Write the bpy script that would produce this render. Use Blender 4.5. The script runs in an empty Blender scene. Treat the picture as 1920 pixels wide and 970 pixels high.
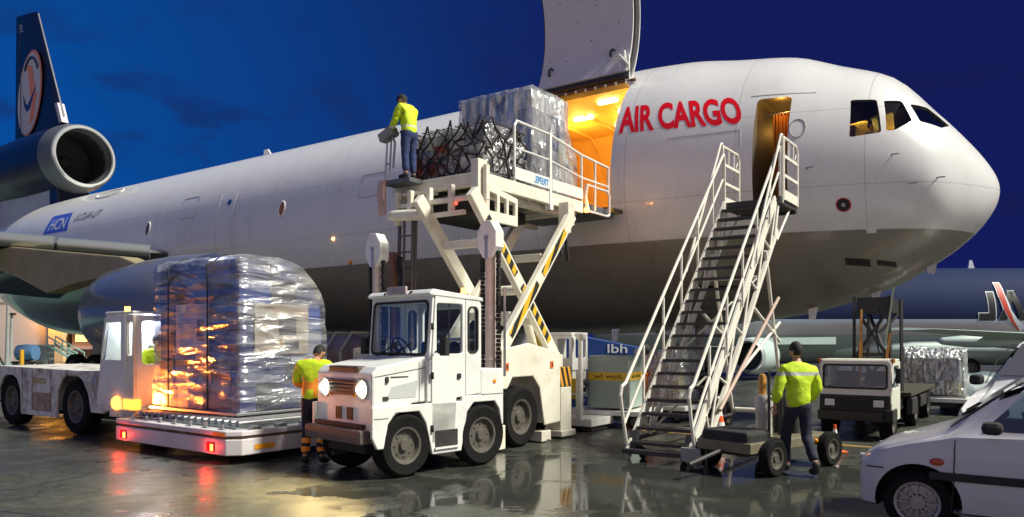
import bpy, bmesh, math, random
from mathutils import Vector, Matrix, noise
R = math.radians
random.seed(7)
S = bpy.context.scene
C = S.collection

# ------------------------------------------------------------------ camera
cam_d = bpy.data.cameras.new('camera'); cam = bpy.data.objects.new('camera', cam_d); C.objects.link(cam)
cam.location = (0, 0, 1.75); cam.rotation_euler = (R(90), 0, 0)
cam_d.sensor_width = 36; cam_d.lens = 36*1418/1920; cam_d.shift_y = 155/1920
cam_d.clip_start = 0.1; cam_d.clip_end = 5000
S.camera = cam
S.view_settings.view_transform = 'Standard'; S.view_settings.look = 'None'
S.view_settings.exposure = 0.42; S.view_settings.gamma = 1.0

# ------------------------------------------------------------------ world: dusk sky, deep blue ahead, added pink fill behind the camera in place of apron floodlights
wd = bpy.data.worlds.new('World'); S.world = wd; wd.use_nodes = True
nt = wd.node_tree; nt.nodes.clear()
def wn(t, **k):
    n = nt.nodes.new(t)
    for a, b in k.items(): setattr(n, a, b)
    return n
wl = nt.links.new
tc = wn('ShaderNodeTexCoord'); sx = wn('ShaderNodeSeparateXYZ'); wl(tc.outputs['Generated'], sx.inputs[0])
def wmap(src, a, b, c=0, d=1):
    m = wn('ShaderNodeMapRange', interpolation_type='SMOOTHSTEP'); wl(src, m.inputs['Value'])
    m.inputs['From Min'].default_value = a; m.inputs['From Max'].default_value = b
    m.inputs['To Min'].default_value = c; m.inputs['To Max'].default_value = d
    return m.outputs[0]
def wmix(f, a, b):
    m = wn('ShaderNodeMix', data_type='RGBA')
    (wl(f, m.inputs[0]) if hasattr(f, 'links') or not isinstance(f, (int, float)) else None)
    if isinstance(f, (int, float)): m.inputs[0].default_value = f
    for i, x in ((6, a), (7, b)):
        if isinstance(x, tuple): m.inputs[i].default_value = (*x, 1)
        else: wl(x, m.inputs[i])
    return m.outputs[2]
def wmath(op, a, b):
    m = wn('ShaderNodeMath', operation=op)
    for i, x in enumerate((a, b)):
        if isinstance(x, (int, float)): m.inputs[i].default_value = x
        else: wl(x, m.inputs[i])
    return m.outputs[0]
SKY_L, SKY_R = (0.001, 0.060, 0.27), (0.0050, 0.0085, 0.075)
front = wmix(wmap(sx.outputs[0], -0.72, 0.22), SKY_L, SKY_R)
front = wmix(wmap(sx.outputs[2], 0.02, 0.75, 0, .35), front, (0.003, 0.009, 0.062))
nz = wn('ShaderNodeTexNoise'); nz.inputs['Scale'].default_value = 9; nz.inputs['Detail'].default_value = 6
mp = wn('ShaderNodeMapping'); mp.inputs['Scale'].default_value = (1, 1, 2.2); wl(tc.outputs['Generated'], mp.inputs[0]); wl(mp.outputs[0], nz.inputs['Vector'])
cl = wmath('MULTIPLY', wmap(nz.outputs[0], .52, .68), wmap(sx.outputs[2], .5, .1))
front = wmix(wmath('MULTIPLY', cl, .7), front, (0.007, 0.008, 0.048))
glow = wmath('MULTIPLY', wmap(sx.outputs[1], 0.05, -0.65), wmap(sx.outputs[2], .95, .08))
FILL_GLOW = (0.42, 0.355, 0.40)
lp = wmix(glow, front, FILL_GLOW)
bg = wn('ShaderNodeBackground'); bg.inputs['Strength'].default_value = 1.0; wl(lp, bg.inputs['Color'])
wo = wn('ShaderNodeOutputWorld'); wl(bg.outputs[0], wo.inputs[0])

# ------------------------------------------------------------------ key light (low, from the right)
sd = bpy.data.lights.new('sun', 'SUN'); sd.energy = 5.0; sd.angle = R(10); sd.color = (1, .98, .84)
so = bpy.data.objects.new('sun', sd); C.objects.link(so)
so.rotation_euler = Vector((-.80, .22, -.95)).to_track_quat('-Z', 'Y').to_euler()

# ------------------------------------------------------------------ frames
ca, sa = .817, .576
_n = math.hypot(ca, sa); ca /= _n; sa /= _n
AR = math.atan2(-sa, ca)          # rotation of everything parked square to the freighter
def W(u, v, z=0): return Vector((-ca*u+sa*v, sa*u+ca*v, z))   # u metres aft along the hull, v metres towards it

# ------------------------------------------------------------------ materials
MATS = {}
def mat(name, col, rough=.5, metal=0, spec=.5, dirt=0, dscale=3, dcol=None, bump=0, bscale=40, coat=0, emit=None, estr=0, alpha=None, bstretch=None):
    if name in MATS: return MATS[name]
    m = bpy.data.materials.new(name); m.use_nodes = True; MATS[name] = m
    n = m.node_tree.nodes; l = m.node_tree.links; p = n['Principled BSDF']
    p.inputs['Base Color'].default_value = (*col, 1); p.inputs['Roughness'].default_value = rough
    p.inputs['Metallic'].default_value = metal; p.inputs['Specular IOR Level'].default_value = spec
    p.inputs['Coat Weight'].default_value = coat
    if alpha is not None: p.inputs['Alpha'].default_value = alpha
    if emit: p.inputs['Emission Color'].default_value = (*emit, 1); p.inputs['Emission Strength'].default_value = estr
    if dirt or bump:
        t = n.new('ShaderNodeTexCoord')
    if dirt:
        nz = n.new('ShaderNodeTexNoise'); nz.inputs['Scale'].default_value = dscale; nz.inputs['Detail'].default_value = 8; nz.inputs['Roughness'].default_value = .68
        l.new(t.outputs['Object'], nz.inputs['Vector'])
        mr = n.new('ShaderNodeMapRange'); mr.inputs['From Min'].default_value = .46; mr.inputs['From Max'].default_value = .72
        mr.inputs['To Max'].default_value = dirt; l.new(nz.outputs[0], mr.inputs['Value'])
        mx = n.new('ShaderNodeMix'); mx.data_type = 'RGBA'; l.new(mr.outputs[0], mx.inputs[0])
        mx.inputs[6].default_value = (*col, 1); mx.inputs[7].default_value = (*(dcol or tuple(c*.35 for c in col)), 1)
        l.new(mx.outputs[2], p.inputs['Base Color'])
        rr = n.new('ShaderNodeMapRange'); rr.inputs['To Min'].default_value = max(.02, rough-.1); rr.inputs['To Max'].default_value = min(1, rough+.18)
        l.new(nz.outputs[0], rr.inputs['Value']); l.new(rr.outputs[0], p.inputs['Roughness'])
    if bump:
        nb = n.new('ShaderNodeTexNoise'); nb.inputs['Scale'].default_value = bscale; nb.inputs['Detail'].default_value = 5
        if bstretch:
            mp = n.new('ShaderNodeMapping'); mp.inputs['Scale'].default_value = bstretch; l.new(t.outputs['Object'], mp.inputs[0]); l.new(mp.outputs[0], nb.inputs['Vector'])
        else: l.new(t.outputs['Object'], nb.inputs['Vector'])
        b = n.new('ShaderNodeBump'); b.inputs['Strength'].default_value = bump; b.inputs['Distance'].default_value = .02
        l.new(nb.outputs[0], b.inputs['Height']); l.new(b.outputs[0], p.inputs['Normal'])
    return m

WHITE = mat('white_paint', (.76, .76, .73), .36, dirt=.34, dscale=3.2, dcol=(.42, .38, .31), coat=.2)
CREAM = mat('cream_paint', (.74, .71, .60), .5, dirt=.4, dscale=3, dcol=(.35, .27, .16))
CARW = mat('car_paint', (.50, .48, .51), .28, dirt=.15, dscale=1.5, dcol=(.4, .37, .36), coat=.6)
BLACK = mat('black_rubber', (.012, .012, .013), .75, dirt=.5, dscale=8, dcol=(.05, .045, .04))
DARK = mat('dark_metal', (.025, .025, .028), .5, dirt=.5, dscale=5, dcol=(.07, .05, .035))
TYRE = mat('tyre_rubber', (.006, .006, .0065), .9, spec=.2, dirt=.5, dscale=9, dcol=(.018, .017, .016), bump=.3, bscale=30)
STEEL = mat('bare_steel', (.45, .45, .46), .35, metal=1, dirt=.4, dscale=6)
GREYP = mat('grey_paint', (.30, .30, .30), .5, dirt=.4, dscale=3)
RIM = mat('wheel_rim', (.10, .09, .075), .5, dirt=.7, dscale=12)
DECKS = mat('deck_steel', (.16, .17, .18), .45, metal=.5, dirt=.5, dscale=6)
YELLOW = mat('yellow_paint', (.65, .36, .02), .45, dirt=.3, dscale=4)
ORANGE = mat('orange_paint', (.75, .16, .02), .5, dirt=.15)
REDP = mat('red_paint', (.60, .008, .010), .4)
NAVY = mat('navy_paint', (.003, .005, .022), .3, spec=.35, coat=0, dirt=.3, dscale=.6, dcol=(.012, .02, .06))
BLUE = mat('blue_paint', (.02, .07, .35), .45, dirt=.2)
RUST = mat('rusty_white', (.64, .62, .58), .55, dirt=1.0, dscale=2.6, dcol=(.10, .055, .03))
RUSTB = mat('brown_rust', (.20, .10, .05), .8, dirt=.8, dscale=5)
HIVIS = mat('hi_vis_yellow', (.55, .74, .015), .75, bump=.5, bscale=14)
HIORA = mat('hi_vis_orange', (.95, .33, .03), .7)
REFL = mat('reflective_tape', (.65, .66, .62), .3)
DENIM = mat('blue_denim', (.025, .04, .12), .9, bump=.4, bscale=20)
TROU = mat('dark_trousers', (.012, .014, .03), .85, bump=.4, bscale=18)
SKIN = mat('skin', (.42, .23, .15), .55)
HAIR = mat('black_cap', (.012, .011, .012), .8)
BOOT = mat('boots', (.014, .012, .011), .6)
SEATB = mat('blue_seat', (.03, .05, .16), .8)
LAMPGLASS = mat('lamp_glass', (.7, .72, .75), .15)
AMBERL = mat('amber_lens', (.85, .28, .01), .25)
REDL = mat('red_lens', (.45, .01, .01), .2)
def glow_mat(name, col, s): return mat(name, (col[0]*.6, col[1]*.6, col[2]*.6), .3, emit=col, estr=s)
G_HEAD = glow_mat('headlight_lit', (1, .86, .62), 22)
G_AMB = glow_mat('amber_lit', (1, .30, .03), 6)
G_RED = glow_mat('red_lit', (1, .035, .02), 5)
G_BAY = glow_mat('bay_lamp_lit', (1, .74, .30), 14)
G_WIN = glow_mat('lit_window', (1, .62, .2), 1.6)
G_BEACON = glow_mat('beacon_lit', (1, .28, .03), 14)

def stripes(name, a, b, period, vec):     # hazard stripes
    if name in MATS: return MATS[name]
    m = mat(name, a, .5); n = m.node_tree.nodes; l = m.node_tree.links; p = n['Principled BSDF']
    t = n.new('ShaderNodeTexCoord'); d = n.new('ShaderNodeVectorMath'); d.operation = 'DOT_PRODUCT'; d.inputs[1].default_value = vec
    l.new(t.outputs['Object'], d.inputs[0])
    w = n.new('ShaderNodeMath'); w.operation = 'MODULO'; ad = n.new('ShaderNodeMath'); ad.inputs[1].default_value = 100*period
    l.new(d.outputs['Value'], ad.inputs[0]); l.new(ad.outputs[0], w.inputs[0]); w.inputs[1].default_value = period
    g = n.new('ShaderNodeMath'); g.operation = 'GREATER_THAN'; g.inputs[1].default_value = period*.5; l.new(w.outputs[0], g.inputs[0])
    mx = n.new('ShaderNodeMix'); mx.data_type = 'RGBA'; l.new(g.outputs[0], mx.inputs[0])
    mx.inputs[6].default_value = (*a, 1); mx.inputs[7].default_value = (*b, 1); l.new(mx.outputs[2], p.inputs['Base Color'])
    return m

def glass_mat(name, tint, trans=.55, rough=.03):
    if name in MATS: return MATS[name]
    m = bpy.data.materials.new(name); m.use_nodes = True; MATS[name] = m
    n = m.node_tree.nodes; l = m.node_tree.links; n.clear()
    o = n.new('ShaderNodeOutputMaterial'); tr = n.new('ShaderNodeBsdfTransparent'); tr.inputs[0].default_value = (*tint, 1)
    gl = n.new('ShaderNodeBsdfGlossy'); gl.inputs['Roughness'].default_value = rough; gl.inputs[0].default_value = (.9, .95, 1, 1)
    lw = n.new('ShaderNodeLayerWeight'); lw.inputs[0].default_value = .5
    fr = n.new('ShaderNodeMath'); fr.operation = 'POWER'; fr.inputs[1].default_value = 4.; l.new(lw.outputs['Facing'], fr.inputs[0])
    mr = n.new('ShaderNodeMapRange'); mr.inputs['To Max'].default_value = 1; mr.inputs['To Min'].default_value = max(.05, (1-trans)*.35); l.new(fr.outputs[0], mr.inputs[0])
    mx = n.new('ShaderNodeMixShader'); l.new(mr.outputs[0], mx.inputs[0])
    l.new(tr.outputs[0], mx.inputs[1]); l.new(gl.outputs[0], mx.inputs[2]); l.new(mx.outputs[0], o.inputs[0])
    return m
GLASS = glass_mat('cab_glass', (.72, .8, .84), .75)
GLASSD = glass_mat('dark_glass', (.32, .38, .42), .7)

def film_mat(name, scale, thick, tint=(.8, .84, .88), stretch=(1, 1, 1), seed=0):   # crinkled stretch film over freight
    m = bpy.data.materials.new(name); m.use_nodes = True; MATS[name] = m
    n = m.node_tree.nodes; l = m.node_tree.links; n.clear()
    o = n.new('ShaderNodeOutputMaterial'); t = n.new('ShaderNodeTexCoord')
    mp = n.new('ShaderNodeMapping'); mp.inputs['Scale'].default_value = stretch; mp.inputs['Location'].default_value = (seed, seed, 0); l.new(t.outputs['Object'], mp.inputs[0])
    nz = n.new('ShaderNodeTexNoise'); nz.inputs['Scale'].default_value = scale; nz.inputs['Detail'].default_value = 5; nz.inputs['Distortion'].default_value = 1.2
    vo = n.new('ShaderNodeTexVoronoi'); vo.feature = 'DISTANCE_TO_EDGE'; vo.inputs['Scale'].default_value = scale*1.4
    l.new(mp.outputs[0], nz.inputs['Vector']); l.new(nz.outputs['Color'], vo.inputs['Vector'])
    v2 = n.new('ShaderNodeTexVoronoi'); v2.inputs['Scale'].default_value = scale*1.1; l.new(mp.outputs[0], v2.inputs['Vector'])
    ad = n.new('ShaderNodeMath'); l.new(nz.outputs[0], ad.inputs[0]); l.new(v2.outputs['Distance'], ad.inputs[1])
    b = n.new('ShaderNodeBump'); b.inputs['Strength'].default_value = 1; b.inputs['Distance'].default_value = .09; l.new(ad.outputs[0], b.inputs['Height'])
    tr = n.new('ShaderNodeBsdfTransparent'); tr.inputs[0].default_value = (*tint, 1)
    gl = n.new('ShaderNodeBsdfGlossy'); gl.inputs['Roughness'].default_value = .16; l.new(b.outputs[0], gl.inputs['Normal'])
    df = n.new('ShaderNodeBsdfDiffuse'); df.inputs[0].default_value = (.75, .78, .8, 1); l.new(b.outputs[0], df.inputs['Normal'])
    m1 = n.new('ShaderNodeMixShader'); m1.inputs[0].default_value = .6; l.new(df.outputs[0], m1.inputs[1]); l.new(gl.outputs[0], m1.inputs[2])
    mr = n.new('ShaderNodeMapRange'); mr.inputs['From Min'].default_value = .35; mr.inputs['From Max'].default_value = .68
    mr.inputs['To Min'].default_value = thick*.35; mr.inputs['To Max'].default_value = min(1, thick*1.5); l.new(nz.outputs[0], mr.inputs[0])
    m2 = n.new('ShaderNodeMixShader'); l.new(mr.outputs[0], m2.inputs[0]); l.new(tr.outputs[0], m2.inputs[1]); l.new(m1.outputs[0], m2.inputs[2])
    l.new(m2.outputs[0], o.inputs[0])
    return m

# ------------------------------------------------------------------ mesh helpers
class MB:
    def __init__(s): s.bm = bmesh.new()
    def _mi(s, fs, m, smooth=False):
        for f in fs: f.material_index = m; f.smooth = smooth
        return fs
    def box(s, x0, x1, y0, y1, z0, z1, m=0, M=None):
        P = [(x, y, z) for z in (z0, z1) for y in (y0, y1) for x in (x0, x1)]
        v = [s.bm.verts.new(M @ Vector(p) if M else p) for p in P]
        return s._mi([s.bm.faces.new([v[i] for i in q]) for q in ((0, 2, 3, 1), (4, 5, 7, 6), (0, 1, 5, 4), (1, 3, 7, 5), (3, 2, 6, 7), (2, 0, 4, 6))], m)
    def bar(s, a, b, w, h, m=0, up=(0, 0, 1)):           # rectangular bar from a to b, w across, h along up
        a = Vector(a); b = Vector(b); d = (b-a); L = d.length; d.normalize(); up = Vector(up)
        r = d.cross(up)
        if r.length < 1e-4: r = d.cross(Vector((1, 0, 0)))
        r.normalize(); t = r.cross(d)
        M = Matrix((( *d, ), (*r, ), (*t, ))).transposed().to_4x4(); M.translation = a
        return s.box(0, L, -w/2, w/2, -h/2, h/2, m, M)
    def tube(s, a, b, r, m=0, seg=10, r2=None, caps=True):
        a = Vector(a); b = Vector(b); q = (b-a).to_track_quat('Z', 'Y').to_matrix(); r2 = r if r2 is None else r2
        A = []; B = []
        for i in range(seg):
            t = 2*math.pi*i/seg; o = q @ Vector((math.cos(t), math.sin(t), 0))
            A.append(s.bm.verts.new(a+o*r)); B.append(s.bm.verts.new(b+o*r2))
        f = [s.bm.faces.new((A[i], A[(i+1) % seg], B[(i+1) % seg], B[i])) for i in range(seg)]
        s._mi(f, m, True)
        if caps: s._mi([s.bm.faces.new(A[::-1]), s.bm.faces.new(B)], m)
        return f
    def pipe(s, pts, r, m=0, seg=8):
        pts = [Vector(p) for p in pts]
        for i in range(len(pts)-1): s.tube(pts[i], pts[i+1], r, m, seg)
        for p in pts[1:-1]: s.ball(p, r*1.0, m, 6)
    def ball(s, c, r, m=0, n=8, sc=(1, 1, 1)):
        M = Matrix.Translation(c) @ Matrix.Diagonal((*[k*r for k in sc], 1))
        g = bmesh.ops.create_uvsphere(s.bm, u_segments=n*2, v_segments=n, radius=1, matrix=M)
        fs = set(f for v in g['verts'] for f in v.link_faces); return s._mi(fs, m, True)
    def lathe(s, prof, M, m=0, seg=32, ms=None):         # prof: (radius, height) along local Z of M
        rings = []
        for (r, h) in prof:
            if r < 1e-5: rings.append([s.bm.verts.new(M @ Vector((0, 0, h)))])
            else: rings.append([s.bm.verts.new(M @ Vector((r*math.cos(2*math.pi*i/seg), r*math.sin(2*math.pi*i/seg), h))) for i in range(seg)])
        for k in range(len(rings)-1):
            a, b = rings[k], rings[k+1]; mm = ms[k] if ms else m
            for i in range(seg):
                j = (i+1) % seg
                if len(a) == 1 and len(b) == 1: continue
                if len(a) == 1: f = s.bm.faces.new((a[0], b[j], b[i]))
                elif len(b) == 1: f = s.bm.faces.new((a[i], a[j], b[0]))
                else: f = s.bm.faces.new((a[i], a[j], b[j], b[i]))
                f.material_index = mm; f.smooth = True
    def prism(s, poly, f, a, b, m=0, m_side=None):       # poly of 2D points, f(p,q,c)->3D, thickness a..b
        A = [s.bm.verts.new(f(p[0], p[1], a)) for p in poly]; B = [s.bm.verts.new(f(p[0], p[1], b)) for p in poly]
        n = len(poly)
        s._mi([s.bm.faces.new(A), s.bm.faces.new(B[::-1])], m)
        s._mi([s.bm.faces.new((A[i], B[i], B[(i+1) % n], A[(i+1) % n])) for i in range(n)], m if m_side is None else m_side)
    def plate(s, outer, holes, f, a, b, m=0):            # flat plate with holes
        t = bmesh.new(); eds = []
        for loop in [outer]+holes:
            vs = [t.verts.new((p[0], p[1], 0)) for p in loop]
            for i in range(len(vs)): eds.append(t.edges.new((vs[i], vs[(i+1) % len(vs)])))
        bmesh.ops.triangle_fill(t, use_beauty=True, use_dissolve=False, edges=eds)
        r = bmesh.ops.extrude_face_region(t, geom=t.faces[:])
        for e in r['geom']:
            if isinstance(e, bmesh.types.BMVert): e.co.z = 1
        mp = {v: s.bm.verts.new(f(v.co.x, v.co.y, a if v.co.z < .5 else b)) for v in t.verts}
        for q in t.faces:
            try: nf = s.bm.faces.new([mp[v] for v in q.verts]); nf.material_index = m
            except ValueError: pass
        t.free()
    def grid(s, rows, m=0, smooth=True, closed=False):   # rows: list of lists of points
        V = [[s.bm.verts.new(p) for p in r] for r in rows]
        for i in range(len(V)-1):
            k = len(V[i])
            for j in range(k if closed else k-1):
                f = s.bm.faces.new((V[i][j], V[i][(j+1) % k], V[i+1][(j+1) % k], V[i+1][j])); f.material_index = m; f.smooth = smooth
        return V
    def build(s, name, mats, parent=None, bevel=0, loc=None, recalc=True, sharp=40):
        if recalc: bmesh.ops.recalc_face_normals(s.bm, faces=s.bm.faces[:])
        for e in s.bm.edges:
            if len(e.link_faces) == 2 and e.calc_face_angle(0) > R(sharp): e.smooth = False
        me = bpy.data.meshes.new(name); s.bm.to_mesh(me); s.bm.free()
        for mm in (mats if isinstance(mats, (list, tuple)) else [mats]): me.materials.append(mm)
        o = bpy.data.objects.new(name, me); C.objects.link(o)
        if parent: o.parent = parent
        if loc: o.location = loc
        if bevel:
            b = o.modifiers.new('bevel', 'BEVEL'); b.width = bevel; b.segments = 2; b.limit_method = 'ANGLE'; b.angle_limit = R(40)
        return o
def thing(name, label, cat, loc=(0, 0, 0), rz=0, group=None):
    o = bpy.data.objects.new(name, None); C.objects.link(o); o.empty_display_size = .2
    o.location = loc; o.rotation_euler = (0, 0, rz); o['label'] = label; o['category'] = cat
    if group: o['group'] = group
    return o
def tag(o, label, cat, group=None):
    o['label'] = label; o['category'] = cat
    if group: o['group'] = group
    return o
def dup(o, parent=None):
    c = o.copy(); C.objects.link(c)
    if parent: c.parent = parent
    for ch in list(o.children): dup(ch, c)
    return c
def rr(x0, y0, x1, y1, r, n=5):
    out = []
    for cx, cy, a0 in ((x1-r, y0+r, -90), (x1-r, y1-r, 0), (x0+r, y1-r, 90), (x0+r, y0+r, 180)):
        for i in range(n+1):
            t = R(a0+90*i/n); out.append((cx+r*math.cos(t), cy+r*math.sin(t)))
    return out
def light(name, kind, loc, col, power, parent=None, size=.1):
    d = bpy.data.lights.new(name, kind); d.energy = power; d.color = col
    if kind in ('POINT', 'SPOT'): d.shadow_soft_size = size
    else: d.size = size
    o = bpy.data.objects.new(name, d); C.objects.link(o); o.location = loc
    if parent: o.parent = parent
    return o
def eval_mesh(o):
    dg = bpy.context.evaluated_depsgraph_get(); dg.update()
    return bpy.data.meshes.new_from_object(o.evaluated_get(dg))
def cut(o, cutters):
    for c in cutters:
        b = o.modifiers.new('cut', 'BOOLEAN'); b.operation = 'DIFFERENCE'; b.solver = 'EXACT'; b.object = c; b.material_mode = 'TRANSFER'
    me = eval_mesh(o); o.modifiers.clear(); o.data = me
    bm = bmesh.new(); bm.from_mesh(me)
    for f in bm.faces: f.smooth = True
    for e in bm.edges:
        e.smooth = not (len(e.link_faces) == 2 and (e.calc_face_angle(0) > R(28) or e.link_faces[0].material_index != e.link_faces[1].material_index))
    bm.to_mesh(me); bm.free()
    for c in cutters: bpy.data.objects.remove(c, do_unlink=True)
def text_mesh(body, size, bold=.02, ext=0.0):
    c = bpy.data.curves.new('lettering', 'FONT'); c.body = body; c.size = size; c.offset = bold; c.extrude = ext; c.resolution_u = 4
    o = bpy.data.objects.new('lettering', c); C.objects.link(o); me = eval_mesh(o); bpy.data.objects.remove(o, do_unlink=True)
    return me
def text_obj(body, size, m, parent, f, bold=.02, mirror=False, cuts=0, name='lettering', xcuts=0):
    me = text_mesh(body, size, bold)
    bm = bmesh.new(); bm.from_mesh(me); bpy.data.meshes.remove(me)
    xs = [v.co.x for v in bm.verts]; ys = [v.co.y for v in bm.verts]; x0, x1, y0, y1 = min(xs), max(xs), min(ys), max(ys)
    for k in range(cuts):
        g = bm.verts[:]+bm.edges[:]+bm.faces[:]
        bmesh.ops.bisect_plane(bm, geom=g, plane_co=(0, y0+(y1-y0)*(k+1)/(cuts+1), 0), plane_no=(0, 1, 0))
    for k in range(xcuts):
        g = bm.verts[:]+bm.edges[:]+bm.faces[:]
        bmesh.ops.bisect_plane(bm, geom=g, plane_co=(x0+(x1-x0)*(k+1)/(xcuts+1), 0, 0), plane_no=(1, 0, 0))
    for v in bm.verts:
        a = (v.co.x-x0)/(x1-x0); b = (v.co.y-y0)/(y1-y0)
        if mirror: a = 1-a
        v.co = f(a, b)
    mb = MB(); mb.bm.free(); mb.bm = bm
    return mb.build(name, m, parent, recalc=False)

# ================================================================== GROUND
def ground():
    mb = MB(); s = 1500
    mb.bm.faces.new([mb.bm.verts.new(p) for p in ((-s, -s, 0), (s, -s, 0), (s, s, 0), (-s, s, 0))])
    m = mat('wet_concrete', (.11, .115, .10), .5); n = m.node_tree.nodes; l = m.node_tree.links; p = n['Principled BSDF']
    t = n.new('ShaderNodeTexCoord')
    def noise_(sc, det=6, ro=.6, vec=None, mp=None):
        z = n.new('ShaderNodeTexNoise'); z.inputs['Scale'].default_value = sc; z.inputs['Detail'].default_value = det; z.inputs['Roughness'].default_value = ro
        if mp:
            q = n.new('ShaderNodeMapping'); q.inputs['Scale'].default_value = mp; l.new(t.outputs['Object'], q.inputs[0]); l.new(q.outputs[0], z.inputs['Vector'])
        else: l.new(t.outputs['Object'], z.inputs['Vector'])
        return z.outputs[0]
    def rng(src, a, b, c=0., d=1., smooth=True):
        q = n.new('ShaderNodeMapRange'); q.interpolation_type = 'SMOOTHSTEP' if smooth else 'LINEAR'; l.new(src, q.inputs[0])
        for i, x in zip(('From Min', 'From Max', 'To Min', 'To Max'), (a, b, c, d)): q.inputs[i].default_value = x
        return q.outputs[0]
    def mth(op, a, b=0.):
        q = n.new('ShaderNodeMath'); q.operation = op
        for i, x in enumerate((a, b)):
            if isinstance(x, (int, float)): q.inputs[i].default_value = x
            else: l.new(x, q.inputs[i])
        return q.outputs[0]
    def mix(f, a, b):
        q = n.new('ShaderNodeMix'); q.data_type = 'RGBA'; l.new(f, q.inputs[0])
        for i, x in ((6, a), (7, b)):
            if isinstance(x, tuple): q.inputs[i].default_value = (*x, 1)
            else: l.new(x, q.inputs[i])
        return q.outputs[2]
    big = noise_(.35, 5, .55, mp=(1, 1.6, 1)); fine = noise_(6, 8, .7); med = noise_(1.3, 6, .6)
    sp = n.new('ShaderNodeSeparateXYZ'); l.new(t.outputs['Object'], sp.inputs[0])
    # standing water gathers in the shallow dip in front of the stairs
    dx = mth('DIVIDE', mth('SUBTRACT', sp.outputs[0], 2.2), 4.2); dy = mth('DIVIDE', mth('SUBTRACT', sp.outputs[1], 9.3), 2.6)
    rad = mth('SQRT', mth('ADD', mth('MULTIPLY', dx, dx), mth('MULTIPLY', dy, dy)))
    dip = rng(rad, .3, 1.5, .16, -.04)
    wet = rng(mth('ADD', mth('ADD', mth('MULTIPLY', med, .62), mth('MULTIPLY', big, .38)), dip), .52, .585)
    col = mix(rng(fine, .3, .75), (.040, .044, .034), (.088, .092, .070))
    col = mix(rng(big, .40, .62, 0, .75), col, (.035, .036, .034))
    oil = rng(noise_(.9, 4, .5, mp=(1, 2.5, 1)), .6, .72, 0, .5); col = mix(oil, col, (.03, .03, .028))
    wv = n.new('ShaderNodeTexWave'); wv.inputs['Scale'].default_value = .085; wv.inputs['Distortion'].default_value = 2.2; wv.inputs['Detail'].default_value = 1.5; wv.inputs['Detail Scale'].default_value = .35
    qm = n.new('ShaderNodeMapping'); qm.inputs['Rotation'].default_value = (0, 0, 1.0); l.new(t.outputs['Object'], qm.inputs[0]); l.new(qm.outputs[0], wv.inputs['Vector'])
    tm_ = rng(mth('ABSOLUTE', mth('SUBTRACT', mth('FRACT', mth('MULTIPLY', wv.outputs['Fac'], 4.)), .5)), .0, .07, .55, 0)
    col = mix(mth('MULTIPLY', tm_, rng(noise_(2.2, 4, .6), .42, .6)), col, (.015, .015, .014))
    vz = n.new('ShaderNodeTexVoronoi'); vz.feature = 'DISTANCE_TO_EDGE'; vz.inputs['Scale'].default_value = .33; l.new(t.outputs['Object'], vz.inputs['Vector'])
    vv = n.new('ShaderNodeVectorMath'); vv.operation = 'ADD'; sc_ = n.new('ShaderNodeTexNoise'); sc_.inputs['Scale'].default_value = 2.5; l.new(t.outputs['Object'], sc_.inputs['Vector']); l.new(t.outputs['Object'], vv.inputs[0]); l.new(sc_.outputs['Color'], vv.inputs[1]); l.new(vv.outputs[0], vz.inputs['Vector'])
    col = mix(rng(vz.outputs['Distance'], .002, .007, .6, 0), col, (.012, .012, .011))
    grit = noise_(55, 3, .6); col = mix(rng(grit, .58, .72, 0, .45), col, (.16, .16, .13)); col = mix(rng(grit, .40, .30, 0, .5), col, (.02, .02, .018))
    # slab joints square to the stand
    rot = n.new('ShaderNodeMapping'); rot.inputs['Rotation'].default_value = (0, 0, -AR-.25); l.new(t.outputs['Object'], rot.inputs[0])
    s2 = n.new('ShaderNodeSeparateXYZ'); l.new(rot.outputs[0], s2.inputs[0])
    def joint(o, per, ph):
        a = mth('ABSOLUTE', mth('SUBTRACT', mth('FRACT', mth('DIVIDE', mth('ADD', o, 500+ph), per)), .5)); return rng(a, .0025, .006, 1, 0)
    j = mth('MAXIMUM', joint(s2.outputs[0], 5.0, 1.2), joint(s2.outputs[1], 5.0, 2.1)); col = mix(mth('MULTIPLY', j, .85), col, (.018, .018, .018))
    col = mix(mth('MULTIPLY', wet, .6), col, (.03, .032, .03))
    l.new(col, p.inputs['Base Color'])
    ro = n.new('ShaderNodeMix'); ro.data_type = 'FLOAT'; l.new(wet, ro.inputs[0]); l.new(rng(med, .3, .7, .22, .50), ro.inputs[2]); ro.inputs[3].default_value = .07
    l.new(ro.outputs[0], p.inputs['Roughness']); p.inputs['Specular IOR Level'].default_value = .55
    b = n.new('ShaderNodeBump'); b.inputs['Distance'].default_value = .012
    l.new(mth('ADD', mth('MULTIPLY', fine, mth('SUBTRACT', 1.03, wet)), mth('MULTIPLY', noise_(3.5, 3, .5, mp=(1, 2.2, 1)), .10)), b.inputs['Height']); b.inputs['Strength'].default_value = .5; l.new(b.outputs[0], p.inputs['Normal'])
    o = mb.build('ground', m); o['kind'] = 'structure'
    # painted stand lines
    for (a, bb, w, mm, nm) in ((W(-14, 13.6), W(13, 13.6), .16, mat('worn_yellow_line', (.38, .22, .05), .5, dirt=.9, dscale=3, dcol=(.12, .11, .09)), 'road_marking'),
                               (W(-20, 17.2), W(2, 17.2), .5, mat('worn_tan_line', (.36, .25, .15), .5, dirt=.8, dscale=2, dcol=(.14, .13, .11)), 'road_marking')):
        k = MB(); d = (bb-a).normalized(); r = Vector((-d.y, d.x, 0))*w/2
        k.bm.faces.new([k.bm.verts.new(q+Vector((0, 0, .004))) for q in (a-r, bb-r, bb+r, a+r)])
        k.build(nm, mm)['kind'] = 'structure'
ground()

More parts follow.
